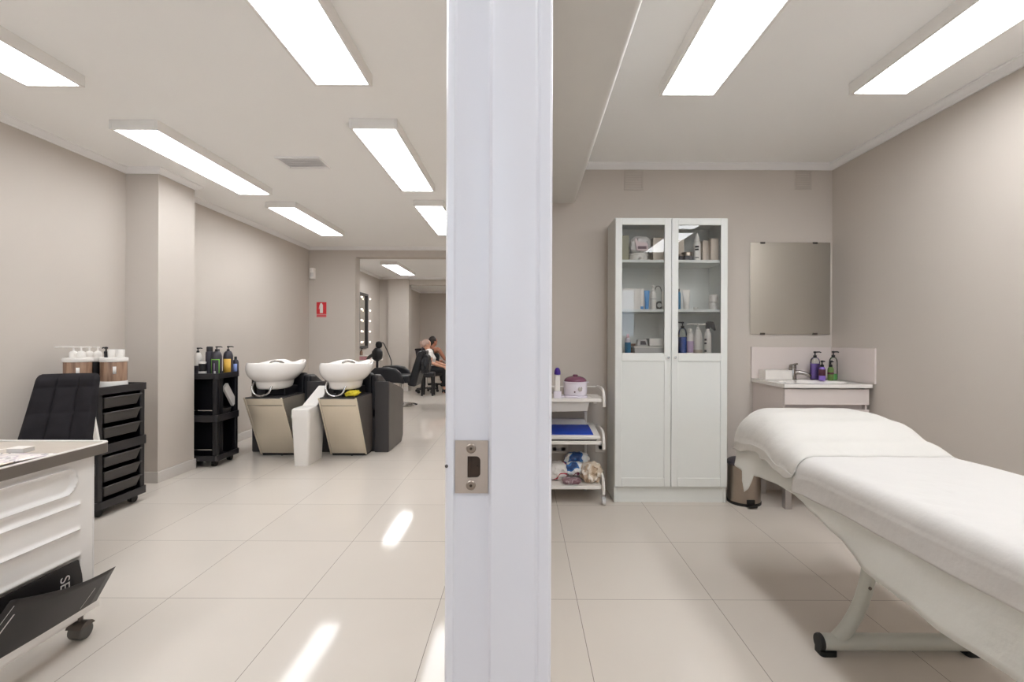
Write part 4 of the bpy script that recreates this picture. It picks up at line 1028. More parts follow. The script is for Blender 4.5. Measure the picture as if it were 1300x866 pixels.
# ---------- black trolleys
def cart(label, x0, x1, y0, y1, drawers):
    t = thing('salon_trolley', label, 'trolley', ((x0+x1)/2, (y0+y1)/2, 0), group='black salon trolleys')
    H = .832
    def tray(z0, z1, rim, ex):
        m_ = MB()
        o = rrect(x0-ex, x1+ex, y0-ex, y1+ex, .03); i_ = rrect(x0-ex+.012, x1+ex-.012, y0-ex+.012, y1+ex-.012, .022); n = len(o)
        m_.prism(rrect(x0-ex+.002, x1+ex-.002, y0-ex+.002, y1+ex-.002, .028), 'z', z0, z0+.014)
        m_._add([(x, y, z) for z in (z0, z1) for x, y in o]+[(x, y, z) for z in (z0, z1) for x, y in i_],
                [(i, (i+1) % n, n+(i+1) % n, n+i) for i in range(n)]+[(2*n+i, 3*n+i, 3*n+(i+1) % n, 2*n+(i+1) % n) for i in range(n)] +
                [(n+i, n+(i+1) % n, 3*n+(i+1) % n, 3*n+i) for i in range(n)]+[(i, 2*n+i, 2*n+(i+1) % n, (i+1) % n) for i in range(n)])
        return m_
    build('top_tray', tray(.784, H, .03, .012), M['cartband'], t, world=True)
    build('middle_tray', tray(.403, .462, .03, .012), M['cartband'], t, world=True)
    build('base_tray', tray(.056, .104, .03, .012), M['cartband'], t, world=True)
    for xx, yy in ((x0+.022, y0+.022), (x1-.022, y0+.022), (x1-.022, y1-.022), (x0+.022, y1-.022)):
        build('post', MB().box(xx-.02, xx+.02, yy-.02, yy+.02, .068, .403).box(xx-.02, xx+.02, yy-.02, yy+.02, .416, .784), M['black'], t, world=True, bevel=.006)
    build('back_panel', MB().box(x0+.002, x0+.012, y0+.02, y1-.02, .069, .784), M['black'], t, world=True)
    build('side_panel', MB().box(x0+.02, x1-.02, y1-.012, y1-.004, .069, .784), M['black'], t, world=True)
    if drawers: build('side_panel', MB().box(x0+.02, x1-.03, y0+.012, y0+.020, .069, .784), M['black'], t, world=True)
    else: build('divider', MB().box(x0+.02, x1-.02, y0+.115, y0+.122, .069, .784), M['black'], t, world=True)
    for z in (.158, .505):
        build('side_rail', MB().tube([(x0+.03, y0-.003, z), (x1-.035, y0-.003, z)], .006, 10), M['chrome'], t, world=True)
    if drawers:
        for zb in (.497, .594, .691, .122, .216, .310):
            f = MB(); h = .072
            ya, yb = y0+.045, y1-.045
            f.hexa([(x1-.10, ya+.018, zb), (x1-.012, ya+.018, zb), (x1-.012, yb-.018, zb), (x1-.10, yb-.018, zb)], [(x1-.10, ya, zb+h), (x1+.006, ya, zb+h), (x1+.006, yb, zb+h), (x1-.10, yb, zb+h)])
            f.box(x1-.10, x1+.012, ya-.004, yb+.004, zb+h-.008, zb+h)
            build('drawer', f, M['drawer'], t, world=True, bevel=.003)
    for xx, yy in ((x0+.05, y0+.05), (x1-.05, y0+.05), (x1-.05, y1-.05), (x0+.05, y1-.05)):
        cs = build('caster', MB().cyl((xx-.016, yy, .027), (xx-.003, yy, .027), .027, n=20).cyl((xx+.003, yy, .027), (xx+.016, yy, .027), .027, n=20), M['darkrubber'], t, world=True)
        build('caster_stem', MB().cyl((xx, yy, .02), (xx, yy, .0575), .005, n=10).box(xx-.003, xx+.003, yy-.015, yy+.015, .035, .0575), M['black'], cs, world=True)
    return t
cart('black six-drawer salon trolley between the chair and the pillar', -2.995, -2.668, 3.02, 3.405, True)
cart('open black salon trolley with chrome rails behind the pillar', -3.08, -2.70, 4.25, 4.575, False)

# wood-look canisters on the drawer trolley
TZ_ = .7985
def canister(label, x, y, r, h, m, lab=True, stripe=None):
    t = thing('product_canister', label, 'canister', (x, y, TZ_), group='canisters on the drawer trolley')
    build('base', MB().lathe([(r*1.04, 0), (r*1.06, .003), (r*1.06, .052), (r*1.03, .056)], n=36), M['white'], t, bevel=0)
    build('body', MB().lathe([(r*.99, .056), (r, .058), (r, h-.028), (r*.99, h-.026)], n=36), m, t)
    build('lid', MB().lathe([(r*1.06, h-.028), (r*1.08, h-.025), (r*1.08, h-.004), (r*1.05, h), (.002, h)], n=36), M['white'], t)
    def patch(a0, a1, z0, z1, mm, nm):
        build(nm, MB().grid(lambda u, v: Vector(((r+.001)*math.cos(a0+(a1-a0)*u), (r+.001)*math.sin(a0+(a1-a0)*u), z0+(z1-z0)*v)), 6, 1), mm, t, solid=.001)
    if lab: patch(-.95, -.70, .105, .155, M['paper'], 'label')
    if stripe: patch(-1.80, -1.30, .06, h-.03, stripe, 'gold_stripe')
    return t
canister('wood-look canister with white lid, nearest the chair back', -2.895, 3.13, .071, .218, M['wood'])
canister('black canister with a gold stripe between the wood-look ones', -2.925, 3.285, .055, .214, M['black'], False, M['gold'])
canister('wood-look canister with white lid at the right end of the drawer trolley', -2.772, 3.262, .072, .214, M['wood'])
zl1, zl2, zl3 = TZ_+.2185, TZ_+.2145, TZ_+.2145
def domed(label, x, y, z, ang=None, spout=.12):
    t = thing('dispenser', label, 'dispenser', (x, y, z), group='dispensers on the canister lids')
    build('dome', MB().lathe([(.022, 0), (.024, .003), (.024, .022)]+[(.024*math.cos(a), .022+.022*math.sin(a)) for a in [i*PI/2/6 for i in range(1, 6)]]+[(.006, .045), (.005, .062)], n=20), M['white'], t)
    build('spout', MB().lathe([(.008, .062), (.009, .066), (.009, .072), (.002, .074)], n=14).tube([(.01, 0, .068), (-spout*.6, .0, .069), (-spout, 0, .067)], [.0055, .005, .0045], 10), M['white'], t)
    return t
domed('left white domed dispenser with a long thin spout', -2.928, 3.135, zl1)
domed('white domed dispenser at the right of the first wood-look lid', -2.868, 3.125, zl1)
domed('left white dispenser on the black canister', -2.945, 3.27, zl2)
domed('right white dispenser on the black canister', -2.901, 3.285, zl2, spout=.13)
pump_bottle('travel_bottle', 'small black pump bottle on the lid of the right wood-look canister', (-2.825, 3.262, zl3), .011, .026, M['black'], M['black'], spout=.026, ang=PI, cat='bottle')
for xx, l_ in ((-2.785, 'left white ribbed cap on the right wood-look canister'), (-2.727, 'right white ribbed cap on the right wood-look canister')):
    c_ = thing('cap', l_, 'cap', (xx, 3.262, zl3), group='white caps on the right canister')
    build('skirt', MB().lathe([(.021, 0), (.0215, .002), (.0235, .05), (.022, .0525)], n=24), M['white'], c_)
    build('disc', MB().lathe([(.0215, .0525), (.0205, .0555), (.002, .056)], n=24), M['greyw'], c_)
# folded towel / pack seen between chair and trolley
wb = thing('paper_packet', 'white and red packet tucked behind the side rail of the drawer trolley', 'packet', (-2.655, 3.0, .4625))
build('sleeve', MB().hexa([(-.045, -.004, 0), (.022, -.004, 0), (.022, .0095, 0), (-.045, .0095, 0)], [(-.045, -.004, .165), (-.022, -.004, .228), (-.022, .0095, .228), (-.045, .0095, .165)]), M['paper'], wb)
build('red_band', MB().hexa([(-.047, -.0055, .002), (-.012, -.0055, .002), (-.012, .008, .002), (-.047, .008, .002)], [(-.047, -.0055, .155), (-.028, -.0055, .155), (-.028, .008, .155), (-.047, .008, .155)]), M['plum'], wb)

# bottles on the open trolley
GB = 'bottles on the open black trolley'
pump_bottle('pump_bottle', 'white pump bottle at the edge of the pillar on the open trolley', (-2.945, 4.365, TZ_), .032, .215, M['white'], M['black'], grp=GB, spout=.04, band=(M['black2'], .02, .45))
bottle('jar', 'small black jar with white lid and label on the open trolley', 'jar', (-2.86, 4.30, TZ_), .031, .12, M['black'], M['white'], band=(M['greyw'], .1, .42), grp=GB, cap_r=.03, cap_h=.016, shoulder=.06, neck=.9)
bottle('spray_can', 'tall plain black spray can on the open trolley', 'can', (-2.835, 4.36, TZ_), .033, .225, M['black2'], M['black'], grp=GB, cap_r=.026, cap_h=.045, shoulder=.1, neck=.8)
bottle('spray_can', 'second black can between the tall can and the green-framed bottle', 'can', (-2.83, 4.46, TZ_), .028, .215, M['black'], M['black2'], grp=GB, cap_r=.02, cap_h=.03, shoulder=.15, neck=.7)
p_ = pump_bottle('pump_bottle', 'black pump bottle with a green-framed label', (-2.765, 4.35, TZ_), .042, .228, M['black2'], M['black'], grp=GB, spout=.05)
def wrap(t, r, a0, a1, z0, z1, m, nm):
    build(nm, MB().grid(lambda u, v: Vector(((r+.001)*math.cos(a0+(a1-a0)*u), (r+.001)*math.sin(a0+(a1-a0)*u), z0+(z1-z0)*v)), 10, 1), m, t, solid=.001)
for a0, a1, z0, z1 in ((-2.3, -.5, .150, .157), (-2.3, -.5, .006, .013), (-.65, -.5, .006, .157), (-2.3, -2.15, .006, .157)):
    wrap(p_, .0425, a0, a1, z0, z1, M['green'], 'label_frame')
wrap(p_, .0425, -1.55, -1.2, .02, .05, M['greyw'], 'label_print'); wrap(p_, .0425, -1.5, -1.4, .05, .12, M['lilac'], 'label_print')
p_ = pump_bottle('pump_bottle', 'black pump bottle with an amber yellow label', (-2.735, 4.47, TZ_), .041, .228, M['black2'], M['black'], grp=GB, spout=.05)
wrap(p_, .0415, -2.1, -.5, .004, .155, M['yellow'], 'label')
p_ = bottle('bottle', 'small dark bottle with a pale blue label at the trolley end', 'bottle', (-2.712, 4.548, TZ_), .027, .145, M['black2'], M['black'], grp=GB, cap_h=.028)
wrap(p_, .0275, -2.0, -.6, .014, .105, M['blue'], 'label')
# in the open trolley
bw = build('mixing_bowl', MB().lathe([(.03, 0), (.055, .004), (.075, .05), (.08, .085), (.077, .085), (.07, .05), (.05, .008), (.001, .007)], (-2.785, 4.45, .4175), 28), M['drawer'])
tag(bw, 'dark mixing bowl on the middle tray of the open trolley', 'bowl')
pl_ = build('folded_paper', MB().box(-.115, .115, -.012, .012, -.035, .035, Matrix.Translation((-2.722, 4.47, .62)) @ Matrix.Rotation(math.radians(90), 4, 'Z') @ Matrix.Rotation(math.radians(52), 4, 'Y')), M['paper'], bevel=.002)
tag(pl_, 'folded pinkish white paper stuck slantwise in the open trolley', 'paper')

# ---------- backwash units
def backwash(cx, label):
    t = thing('backwash_unit', label, 'backwash unit', (cx, 4.75, 0), group='salon backwash units')
    # pedestal leaning towards the camera
    zt_ = .60
    side = [(-.35, zt_), (-.05, .018), (.125, .018), (.125, zt_)]
    build('pedestal', MB().prism([(y, z) for y, z in side], 'x', -.172, .172), M['armdark'], t, bevel=.003)
    def front(x0, x1, z0, z1, d):
        # plate lying on the leaning front face
        def P(x, z, o):
            k = (z-.018)/(zt_-.018); return (x, -.05-.30*k-o, z-o*.45)
        return [P(x0, z0, d), P(x1, z0, d), P(x1, z0, d-.006), P(x0, z0, d-.006)], [P(x0, z1, d), P(x1, z1, d), P(x1, z1, d-.006), P(x0, z1, d-.006)]
    build('front_panel', MB().hexa(*front(-.160, .160, .03, .525, .007)).hexa(*front(-.160, .160, .530, .592, .007)), M['brushed'], t, bevel=.001)
    for q in (-1, 1): build('front_trim', MB().hexa(*front(min(q*.161, q*.178), max(q*.161, q*.178), .02, .604, .010)), M['brushed'], t, bevel=.002)
    build('side_panel', MB().prism([(-.338, .592), (-.045, .026), (.113, .026), (.113, .592)], 'x', .172, .177), M['brushed' if cx < -2 else 'armgrey'], t)  # right unit: plain grey stands in for the dark reflection on its side
    build('foot', MB().box(-.165, .165, -.04, .11, 0, .018).cyl((.03, -.055, 0), (.03, -.055, .02), .008, n=10), M['darkrubber'], t)
    # seat
    build('seat', MB().prism(rrect(-.19, .19, .12, .66, .05), 'z', .34, .47), M['leather'], t, bevel=.03, seg=3)
    build('seat_base', MB().box(-.20, .20, .13, .60, 0, .34), M['armdark'], t, bevel=.003)
    bkp = MB().hexa([(-.255, .13, .44), (.17, .13, .44), (.17, .27, .44), (-.255, .27, .44)], [(-.255, .125, .785), (.17, .125, .785), (.17, .21, .80), (-.255, .21, .80)])
    build('backrest', bkp, M['leather'], t, bevel=.028, seg=3)
    for s_ in (-1, 1):
        x0, x1 = (.205, .345) if s_ > 0 else (-.345, -.205)
        poly = [(.09, .0), (.60, 0), (.665, .06), (.675, .57), (.62, .60), (.09, .715)]
        ar = build('armrest', MB().prism(poly, 'x', x0, x1), M['armdark'], t, bevel=.006)
        xs = x1 if s_ > 0 else x0-.006
        build('arm_side', MB().prism([(y*.97+.012, .008+z*.985) for y, z in poly], 'x', xs, xs+.006), M['armgrey'], ar, bevel=.001)
        xi = (x0-.05, x0+.03) if s_ > 0 else (x1-.03, x1+.05)
        build('arm_pad', MB().prism([(.10, .42), (.60, .42), (.60, .60), (.40, .70), (.24, .775), (.10, .78)], 'x', *xi), M['leather'], ar, bevel=.025, seg=3)
    # basin
    def outer(th, lv):
        """th=0 right (+x), pi/2 towards the chair"""
        ct, st_ = math.cos(th), math.sin(th)
        neck = math.exp(-((th-PI/2)/.30)**2); horn = math.exp(-((abs(th-PI/2)-.62)/.45)**2)
        W = .226; Lf, Ln = .385, .31
        n_ = 2.35
        k = (abs(ct)**n_+abs(st_)**n_)**(-1/n_)
        rx, ry = W*k*ct, (Lf if st_ > 0 else Ln)*k*st_
        if st_ > 0: rx *= 1-.10*st_; ry += .012*horn-.04*neck
        zr = .016*sm(.1, .9, st_)-.03*neck-.016*math.exp(-(min(abs(th), abs(th-PI), abs(th-2*PI))/.55)**2)+.004*(1 if st_ < 0 else 0)
        return rx, ry, zr
    # (scale on the far side from the chair, scale on the chair side, height, shift)
    levels = [(.975, .99, 0.0, 0), (.995, .995, -.025, 0), (1.0, .965, -.05, 0), (.985, .915, -.075, 0), (.95, .85, -.10, -.003), (.88, .78, -.125, -.008), (.77, .70, -.148, -.016), (.67, .645, -.16, -.024), (.625, .62, -.165, -.028), (.60, .60, -.225, -.03), (.52, .50, -.245, -.03)]
    inner = [(.885, .90, .002, 0), (.865, .86, -.02, 0), (.82, .79, -.07, -.004), (.76, .70, -.12, -.015), (.5, .46, -.15, -.03), (.12, .11, -.158, -.035)]
    z0 = .906; n = 64; mb = MB(); vs = []; fs = []
    allv = list(reversed(levels))+[(.955, .975, .010, 0), (.92, .945, .011, 0)]+inner
    for (sa, sb, dz, dy) in allv:
        for k in range(n):
            th = 2*PI*k/n; rx, ry, zr = outer(th, s_)
            w_ = max(0, 1+dz/.14) if dz < 0 else 1
            s_ = sa+(sb-sa)*sm(-.35, .75, math.sin(th))
            # the chair side slopes away below the neck rest
            yb = ry*s_+dy
            vs.append((rx*s_, yb-.02, z0+dz+zr*min(1, max(0, w_))))
    m_ = len(allv)
    for i in range(m_-1):
        for k in range(n): fs.append((i*n+k, i*n+(k+1) % n, (i+1)*n+(k+1) % n, (i+1)*n+k))
    fs += [tuple(range(n-1, -1, -1)), tuple(range((m_-1)*n, m_*n))]
    mb._add(vs, fs)
    # shift so that the basin centre sits towards the camera
    for v in mb.v: v.y += -.09
    bsn_ = build('basin', mb, M['ceramic'], t, angle=60, sub=1)
    build('drain', MB().lathe([(.022, 0), (.022, .004), (.01, .006), (.001, .006)], (0, -.15, .750), 18), M['chrome'], bsn_)
    build('neck_rest', MB().tube([(-.075, .205, .887), (-.045, .195, .867), (0, .188, .860), (.045, .195, .867), (.075, .205, .887)], .016, 10, smooth=4), M['white'], bsn_)
    build('mixer_tap', MB().lathe([(.022, .80), (.022, .88), (.018, .905), (.001, .91)], (-.10, -.30, 0), 18).tube([(-.10, -.30, .90), (-.135, -.31, .915)], .006, 8), M['tapsteel'], t)
    build('hand_shower', MB().tube([(-.02, -.20, .86), (.0, -.22, .915), (.04, -.20, .93), (.075, -.16, .915), (.085, -.12, .88)], [.008, .009, .010, .013, .018], 12, smooth=5), M['tapsteel'], t)
    build('basin_post', MB().box(-.155, -.130, -.26, -.22, .598, .76), M['dkmetal'], t)
    build('hose', MB().tube([(-.125, -.27, .74), (-.125, -.31, .69), (-.095, -.325, .635), (-.03, -.33, .612), (.035, -.325, .64), (.058, -.31, .70), (.06, -.27, .745)], .0085, 12, smooth=6), M['chrome'], t)
    build('pedestal_neck', MB().box(-.09, .11, -.16, .10, .598, .68), M['black'], t, bevel=.01)
    return t
backwash(-2.372, 'left backwash unit with white basin, partly hidden by the white bin')
backwash(-1.690, 'right backwash unit with white basin and a yellow cloth on its pedestal')
yc = pillow(.062, .045, .052, .014, 2)
yo = build('cleaning_cloth', yc, M['yellowcloth']); yo.location = (-1.585, 4.49, .605)
tag(yo, 'crumpled yellow cloth on the pedestal of the right backwash unit', 'cloth')
# white swing bin between them
bn = thing('swing_bin', 'narrow white plastic bin with raised lid between the backwash units', 'bin', (-1.985, 4.47, 0))
lo = rrect(-.063, .066, -.155, .155, .02); hi = rrect(-.080, .083, -.175, .175, .022); n = len(lo)
bd = MB()._add([(x, y, 0) for x, y in lo]+[(x, y, .43) for x, y in hi], [tuple(range(n-1, -1, -1)), tuple(range(n, 2*n))]+[(i, (i+1) % n, n+(i+1) % n, n+i) for i in range(n)])
build('body', bd, M['white'], bn)
build('rim', MB()._add([(x*1.04, y*1.02, .43) for x, y in hi]+[(x*1.06, y*1.03, .445) for x, y in hi]+[(x*1.0, y*1.0, .505) for x, y in hi]+[(x*.9, y*.93, .515) for x, y in hi],
      [(j*n+i, j*n+(i+1) % n, (j+1)*n+(i+1) % n, (j+1)*n+i) for j in range(3) for i in range(n)]+[tuple(range(n-1, -1, -1)), tuple(range(3*n, 4*n))]), M['white'], bn)
build('lid', MB().hexa([(-.058, -.02, .516), (.078, -.02, .516), (.078, 0, .516), (-.058, 0, .516)], [(.02, .17, .69), (.14, .17, .69), (.14, .186, .685), (.02, .186, .685)]), M['white'], bn, bevel=.006)

# ---------- rear salon: mirror with bulbs, shelf, hair dryer, styling chair, stool, people
mi = thing('vanity_mirror', 'tall wall mirror with bulbs down both sides in the rear salon', 'mirror', (LX, 9.38, .95))
build('frame', MB().box(0, .05, -.27, -.225, 0, 1.08).box(0, .05, .225, .27, 0, 1.08).box(0, .05, -.225, .225, 0, .045).box(0, .05, -.225, .225, 1.035, 1.08).box(0, .01, -.225, .225, .045, 1.035), M['drawer'], mi, bevel=.004)
build('glass', MB().box(.011, .02, -.224, .224, .046, 1.034), M['mirror'], mi)
for yy in (-.248, .248):
    for zz in (.12, .33, .54, .75, .98):
        sk_ = build('bulb_socket', MB().lathe([(.016, 0), (.016, .02), (.012, .024)], (.05, yy, zz), 14, mtx=Matrix.Rotation(PI/2, 3, 'Y')), M['chrome'], mi)
        build('bulb', MB().sphere((.088, yy, zz), .0195, 10), M['bulb'], sk_)
hs_ = thing('wall_shelf', 'white wall shelf below the bulb mirror', 'shelf', (LX, 9.38, .70))
build('board', MB().box(0, .30, -.42, .42, 0, .04), M['white'], hs_, bevel=.004)
for yy in (-.3, .3): build('bracket', MB().prism([(0, -.14), (.02, -.14), (.22, 0), (0, 0)], 'y', yy-.012, yy+.012), M['white'], hs_)
pkb = thing('pink_box', 'pink and white box on the wall shelf in the rear salon', 'box', (-2.97, 9.05, .7405))
build('body', MB().box(-.10, .10, -.07, .07, 0, .065), M['pinkbox'], pkb, bevel=.004)
build('lid', MB().box(-.104, .104, -.074, .074, .065, .085), M['white'], pkb, bevel=.004)
pump_bottle('pump_bottle', 'slim brown bottle beside the pink box on the wall shelf', (-3.07, 9.17, .7405), .028, .17, M['brownbox'], M['black'], spout=.03)
hd = thing('hair_dryer_stand', 'black hair dryer in a floor stand with a looping cord', 'hair dryer', (-2.70, 8.95, 0))
build('base', MB().lathe([(.15, 0), (.15, .012), (.04, .03), (.02, .04)], n=28), M['black'], hd)
build('pole', MB().tube([(0, 0, .03), (0, 0, .78)], .022, 12), M['black2'], hd)
build('dryer_body', MB().lathe([(.03, .72), (.085, .76), (.10, .83), (.095, .90), (.06, .95), (.035, .97)], n=24).lathe([(.025, .96), (.055, .985), (.062, 1.03), (.05, 1.075), (.02, 1.09), (.001, 1.09)], (.03, 0, 0), 20), M['black'], hd)
build('nozzle', MB().tube([(-.05, -.02, .86), (-.13, -.05, .80), (-.17, -.06, .75)], [.03, .032, .022], 14), M['drawer'], hd)
build('cord', MB().tube([(.06, 0, 1.05), (.11, 0, 1.06), (.16, 0, .97), (.22, 0, .84), (.265, 0, .70), (.24, 0, .60), (.17, 0, .58), (.12, 0, .62), (.0, .02, .5)], .009, 8, smooth=6), M['black'], hd)

sc_ = thing('styling_chair', 'black hydraulic styling chair seen from its side in the rear salon', 'chair', (-2.07, 8.25, 0))
build('base_disc', MB().lathe([(.27, 0), (.27, .012), (.24, .022), (.06, .035), (.05, .06)], n=40), M['chrome'], sc_)
build('column', MB().cyl((0, 0, .05), (0, 0, .42), .035), M['chrome'], sc_)
build('seat', MB().prism(rrect(-.30, .22, -.25, .25, .06), 'z', .40, .53), M['leather'], sc_, bevel=.03, seg=3)
def tilt(x0, x1, z0, z1): pass
build('backrest', MB().hexa([(.14, -.23, .36), (.29, -.23, .33), (.29, .23, .33), (.14, .23, .36)], [(.32, -.22, .93), (.44, -.22, .95), (.44, .22, .95), (.32, .22, .93)]), M['leather'], sc_, bevel=.04, seg=3)
for yy, nm in ((-.30, 0), (.30, 1)):
    ar = build('armrest', MB().prism([(-.42, .44), (.13, .40), (.06, .58), (-.02, .645), (-.16, .67), (-.36, .66), (-.43, .60)], 'y', yy-.05, yy+.05), M['leather'], sc_, bevel=.03, seg=3)
build('footrest', MB().tube([(-.15, -.16, .40), (-.40, -.16, .16), (-.40, .16, .16), (-.15, .16, .40)], .012, 10), M['chrome'], sc_)
hb = thing('handbag', 'glossy black bag hanging over the back of the styling chair', 'bag', (-1.63, 8.12, .55))
build('bag_body', pillow(.095, .11, .33, .012, 6), M['leather'], hb)
build('strap', MB().tube([(-.02, -.06, .28), (-.06, -.05, .43), (-.02, .0, .415), (.0, .06, .28)], .009, 8, smooth=5), M['black2'], hb)
so = thing('stool', 'black padded stool with four legs in front of the seated woman', 'stool', (-1.895, 9.70, 0))
build('seat', MB().prism(rrect(-.135, .135, -.13, .13, .05), 'z', .38, .47), M['leather'], so, bevel=.025, seg=3)
for sx_ in (-1, 1):
    for sy_ in (-1, 1):
        build('leg', MB().tube([(sx_*.095, sy_*.09, .39), (sx_*.105, sy_*.10, 0)], [.026, .02], 10), M['black'], so)

# people ------------------------------------------------------------
def remeshed(name, mb, m, parent, vox, smooth=6):
    o = build(name, mb, m, parent)
    md = o.modifiers.new('r', 'REMESH'); md.mode = 'VOXEL'; md.voxel_size = vox; md.use_smooth_shade = True
    ms_ = o.modifiers.new('s', 'SMOOTH'); ms_.factor = .5; ms_.iterations = smooth
    dg = bpy.context.evaluated_depsgraph_get()
    me = bpy.data.meshes.new_from_object(o.evaluated_get(dg))
    o.modifiers.clear(); o.data = me
    if not me.materials: me.materials.append(m)
    return o
def hand(mb, w, d, side, up):
    """palm + five fingers at wrist w pointing along d"""
    d = d.normalized(); s_ = d.cross(up).normalized()*side; u = s_.cross(d)*side
    mb.tube([w-d*.01, w+d*.03, w+d*.08], [.026, .036, .034], 10)
    for i, (o_, l_) in enumerate(((-.028, .062), (-.010, .074), (.010, .07), (.027, .056))):
        p = w+d*.08+s_*o_
        mb.tube([p, p+d*l_*.5-up*.004, p+d*l_*.85-up*.022, p+d*l_-up*.032], [.0095, .009, .0085, .007], 8)
    p = w+d*.02-s_*.03
    mb.tube([p, p-s_*.025+d*.03, p-s_*.03+d*.062], [.012, .0105, .008], 8)
def head_shape(mb, c, f, r=.5):
    """c: head centre, f: facing direction"""
    f = f.normalized(); s_ = f.cross(Vector((0, 0, 1))).normalized(); u = s_.cross(f)
    Mx = Matrix((s_, f, u)).transposed()
    mb.sphere(c+u*.02, (.072, .092, .095), 12, Mx)
    mb.sphere(c-u*.045+f*.025, (.056, .068, .065), 10, Mx)
    mb.sphere(c+f*.098-u*.012, (.012, .016, .018), 6, Mx)              # nose
    mb.tube([c+f*.086+u*.015, c+f*.104-u*.02], [.007, .012], 8)
    mb.sphere(c+f*.086-u*.047, (.022, .008, .009), 6, Mx)              # lips
    for q in (-1, 1):
        mb.sphere(c+s_*q*.073-u*.005-f*.005, (.012, .022, .03), 6, Mx) # ears
        mb.sphere(c+f*.078+s_*q*.03+u*.018, (.016, .012, .01), 6, Mx)  # brows / lids
    return Mx, s_, u
def eyes(c, f, parent, m):
    f = f.normalized(); s_ = f.cross(Vector((0, 0, 1))).normalized(); u = s_.cross(f)
    e = MB()
    for q in (-1, 1): e.sphere(c+f*.084+s_*q*.031+u*.008, (.010, .010, .006), 6)
    build('eyes', e, m, parent, world=True)

def person(label, base, pelvis, chest, neck, headc, face, arms, legs, skin, clothes):
    t = thing('person', label, 'person', base)
    b = MB()
    pv, ct, nk = Vector(pelvis), Vector(chest), Vector(neck)
    side = face.cross(Vector((0, 0, 1))).normalized()
    side = (Vector(arms[0][0])-Vector(arms[1][0])); side.z = 0; side.normalize()
    b.tube([pv-Vector((0, 0, .06)), pv, (pv+ct)/2, ct, nk-Vector((0, 0, .04))], [.13, .15, .135, .145, .07], 16)
    b.tube([Vector(arms[0][0]), ct+Vector((0, 0, .09)), Vector(arms[1][0])], [.055, .085, .055], 12)
    b.tube([nk-Vector((0, 0, .07)), nk, Vector(headc)-Vector((0, 0, .03))], [.07, .052, .05], 12)
    head_shape(b, Vector(headc), face)
    for a in arms:
        a = [Vector(p) for p in a]
        b.tube([a[0], (a[0]+a[1])/2, a[1], (a[1]+a[2])/2, a[2]], [.052, .046, .038, .036, .026], 12)
        hand(b, a[2], (a[2]-a[1]), 1, Vector((0, 0, 1)))
    for l in legs:
        l = [Vector(p) for p in l]
        b.tube([l[0], (l[0]+l[1])/2, l[1], (l[1]+l[2])/2, l[2]], [.085, .075, .058, .054, .036], 14)
        fd = face.copy(); fd.z = 0; fd.normalize()
        b.tube([l[2]+Vector((0, 0, -.045))-fd*.04, l[2]-Vector((0, 0, .045))+fd*.06, l[2]-Vector((0, 0, .055))+fd*.16], [.036, .04, .026], 10)
    for v in b.v: v -= Vector(base)
    remeshed('body', b, skin, t, .0085)
    eyes(Vector(headc), face, t, M['black'])
    clothes(t, Vector(base))
    return t
def cloth(t, base, nm, m, tubes, vox=.012):
    b = MB()
    for pts, r in tubes: b.tube([Vector(p)-base for p in pts], r, 16)
    remeshed(nm, b, m, t, vox)
def shoes(t, base, feet, fd, m):
    b = MB()
    for l in feet:
        l = Vector(l)-base
        b.tube([l+Vector((0, 0, -.02))-fd*.05, l+Vector((0, 0, -.035))+fd*.05, l-Vector((0, 0, .042))+fd*.15, l-Vector((0, 0, .045))+fd*.19], [.048, .05, .043, .03], 12)
    o = remeshed('shoes', b, m, t, .01)

# woman in a white T-shirt, seated, leaning right with a bare forearm forward
fA = Vector((.80, .42, -.35)).normalized()
wx, wy = -2.03, 10.22
armsA = [((wx+.10, wy-.17, .87), (wx+.12, wy-.19, .64), (wx+.36, wy-.16, .555)), ((wx-.0, wy+.19, .88), (wx+.08, wy+.24, .66), (wx+.34, wy+.14, .58))]
legsA = [((wx+.0, wy-.09, .47), (wx+.40, wy-.12, .50), (wx+.40, wy-.12, .075)), ((wx+.0, wy+.09, .47), (wx+.40, wy+.12, .50), (wx+.42, wy+.12, .075))]
def clA(t, base):
    p = Vector((wx-.02, wy, .46)); c = Vector((wx+.04, wy, .74)); nk = Vector((wx+.025, wy, .905))
    cloth(t, base, 'tee_shirt', M['shirt'], [([p+Vector((0, 0, .0)), (p+c)/2, c, nk-Vector((0, 0, .02))], [.168, .155, .162, .075]),
          ([armsA[0][0], c+Vector((0, 0, .09)), armsA[1][0]], [.068, .098, .068]),
          ([armsA[0][0], Vector(armsA[0][0])*.45+Vector(armsA[0][1])*.55], [.07, .06]), ([armsA[1][0], Vector(armsA[1][0])*.45+Vector(armsA[1][1])*.55], [.07, .06])])
    cloth(t, base, 'trousers', M['darkcloth'], [([p-Vector((0, 0, .07)), p+Vector((0, 0, .03))], [.15, .16])]+[([l[0], l[1], (l[1][0], l[1][1], l[1][2]-.12), (l[2][0], l[2][1], .14)], [.102, .078, .07, .055]) for l in legsA])
    shoes(t, base, [l[2] for l in legsA], Vector((1, 0, 0)), M['darkcloth'])
    hc = Vector((wx-.01, wy, 1.01)); b = MB()
    s_ = fA.cross(Vector((0, 0, 1))).normalized(); u = s_.cross(fA); Mx = Matrix((s_, fA, u)).transposed()
    b.sphere(hc+u*.03-fA*.022-base, (.083, .092, .092), 12, Mx); b.sphere(hc-fA*.075-u*.02-base, (.07, .045, .07), 10, Mx); b.sphere(hc-fA*.12+u*.0-base, (.04, .04, .04), 8, Mx)
    remeshed('hair', b, M['blond'], t, .01)
person('seated person with ash blond hair in a white T-shirt, one bare forearm reaching forward', (wx, wy, 0), (wx-.02, wy, .46), (wx+.04, wy, .74), (wx+.02, wy, .92), (wx-.01, wy, 1.01), fA, armsA, legsA, M['skin'], clA)
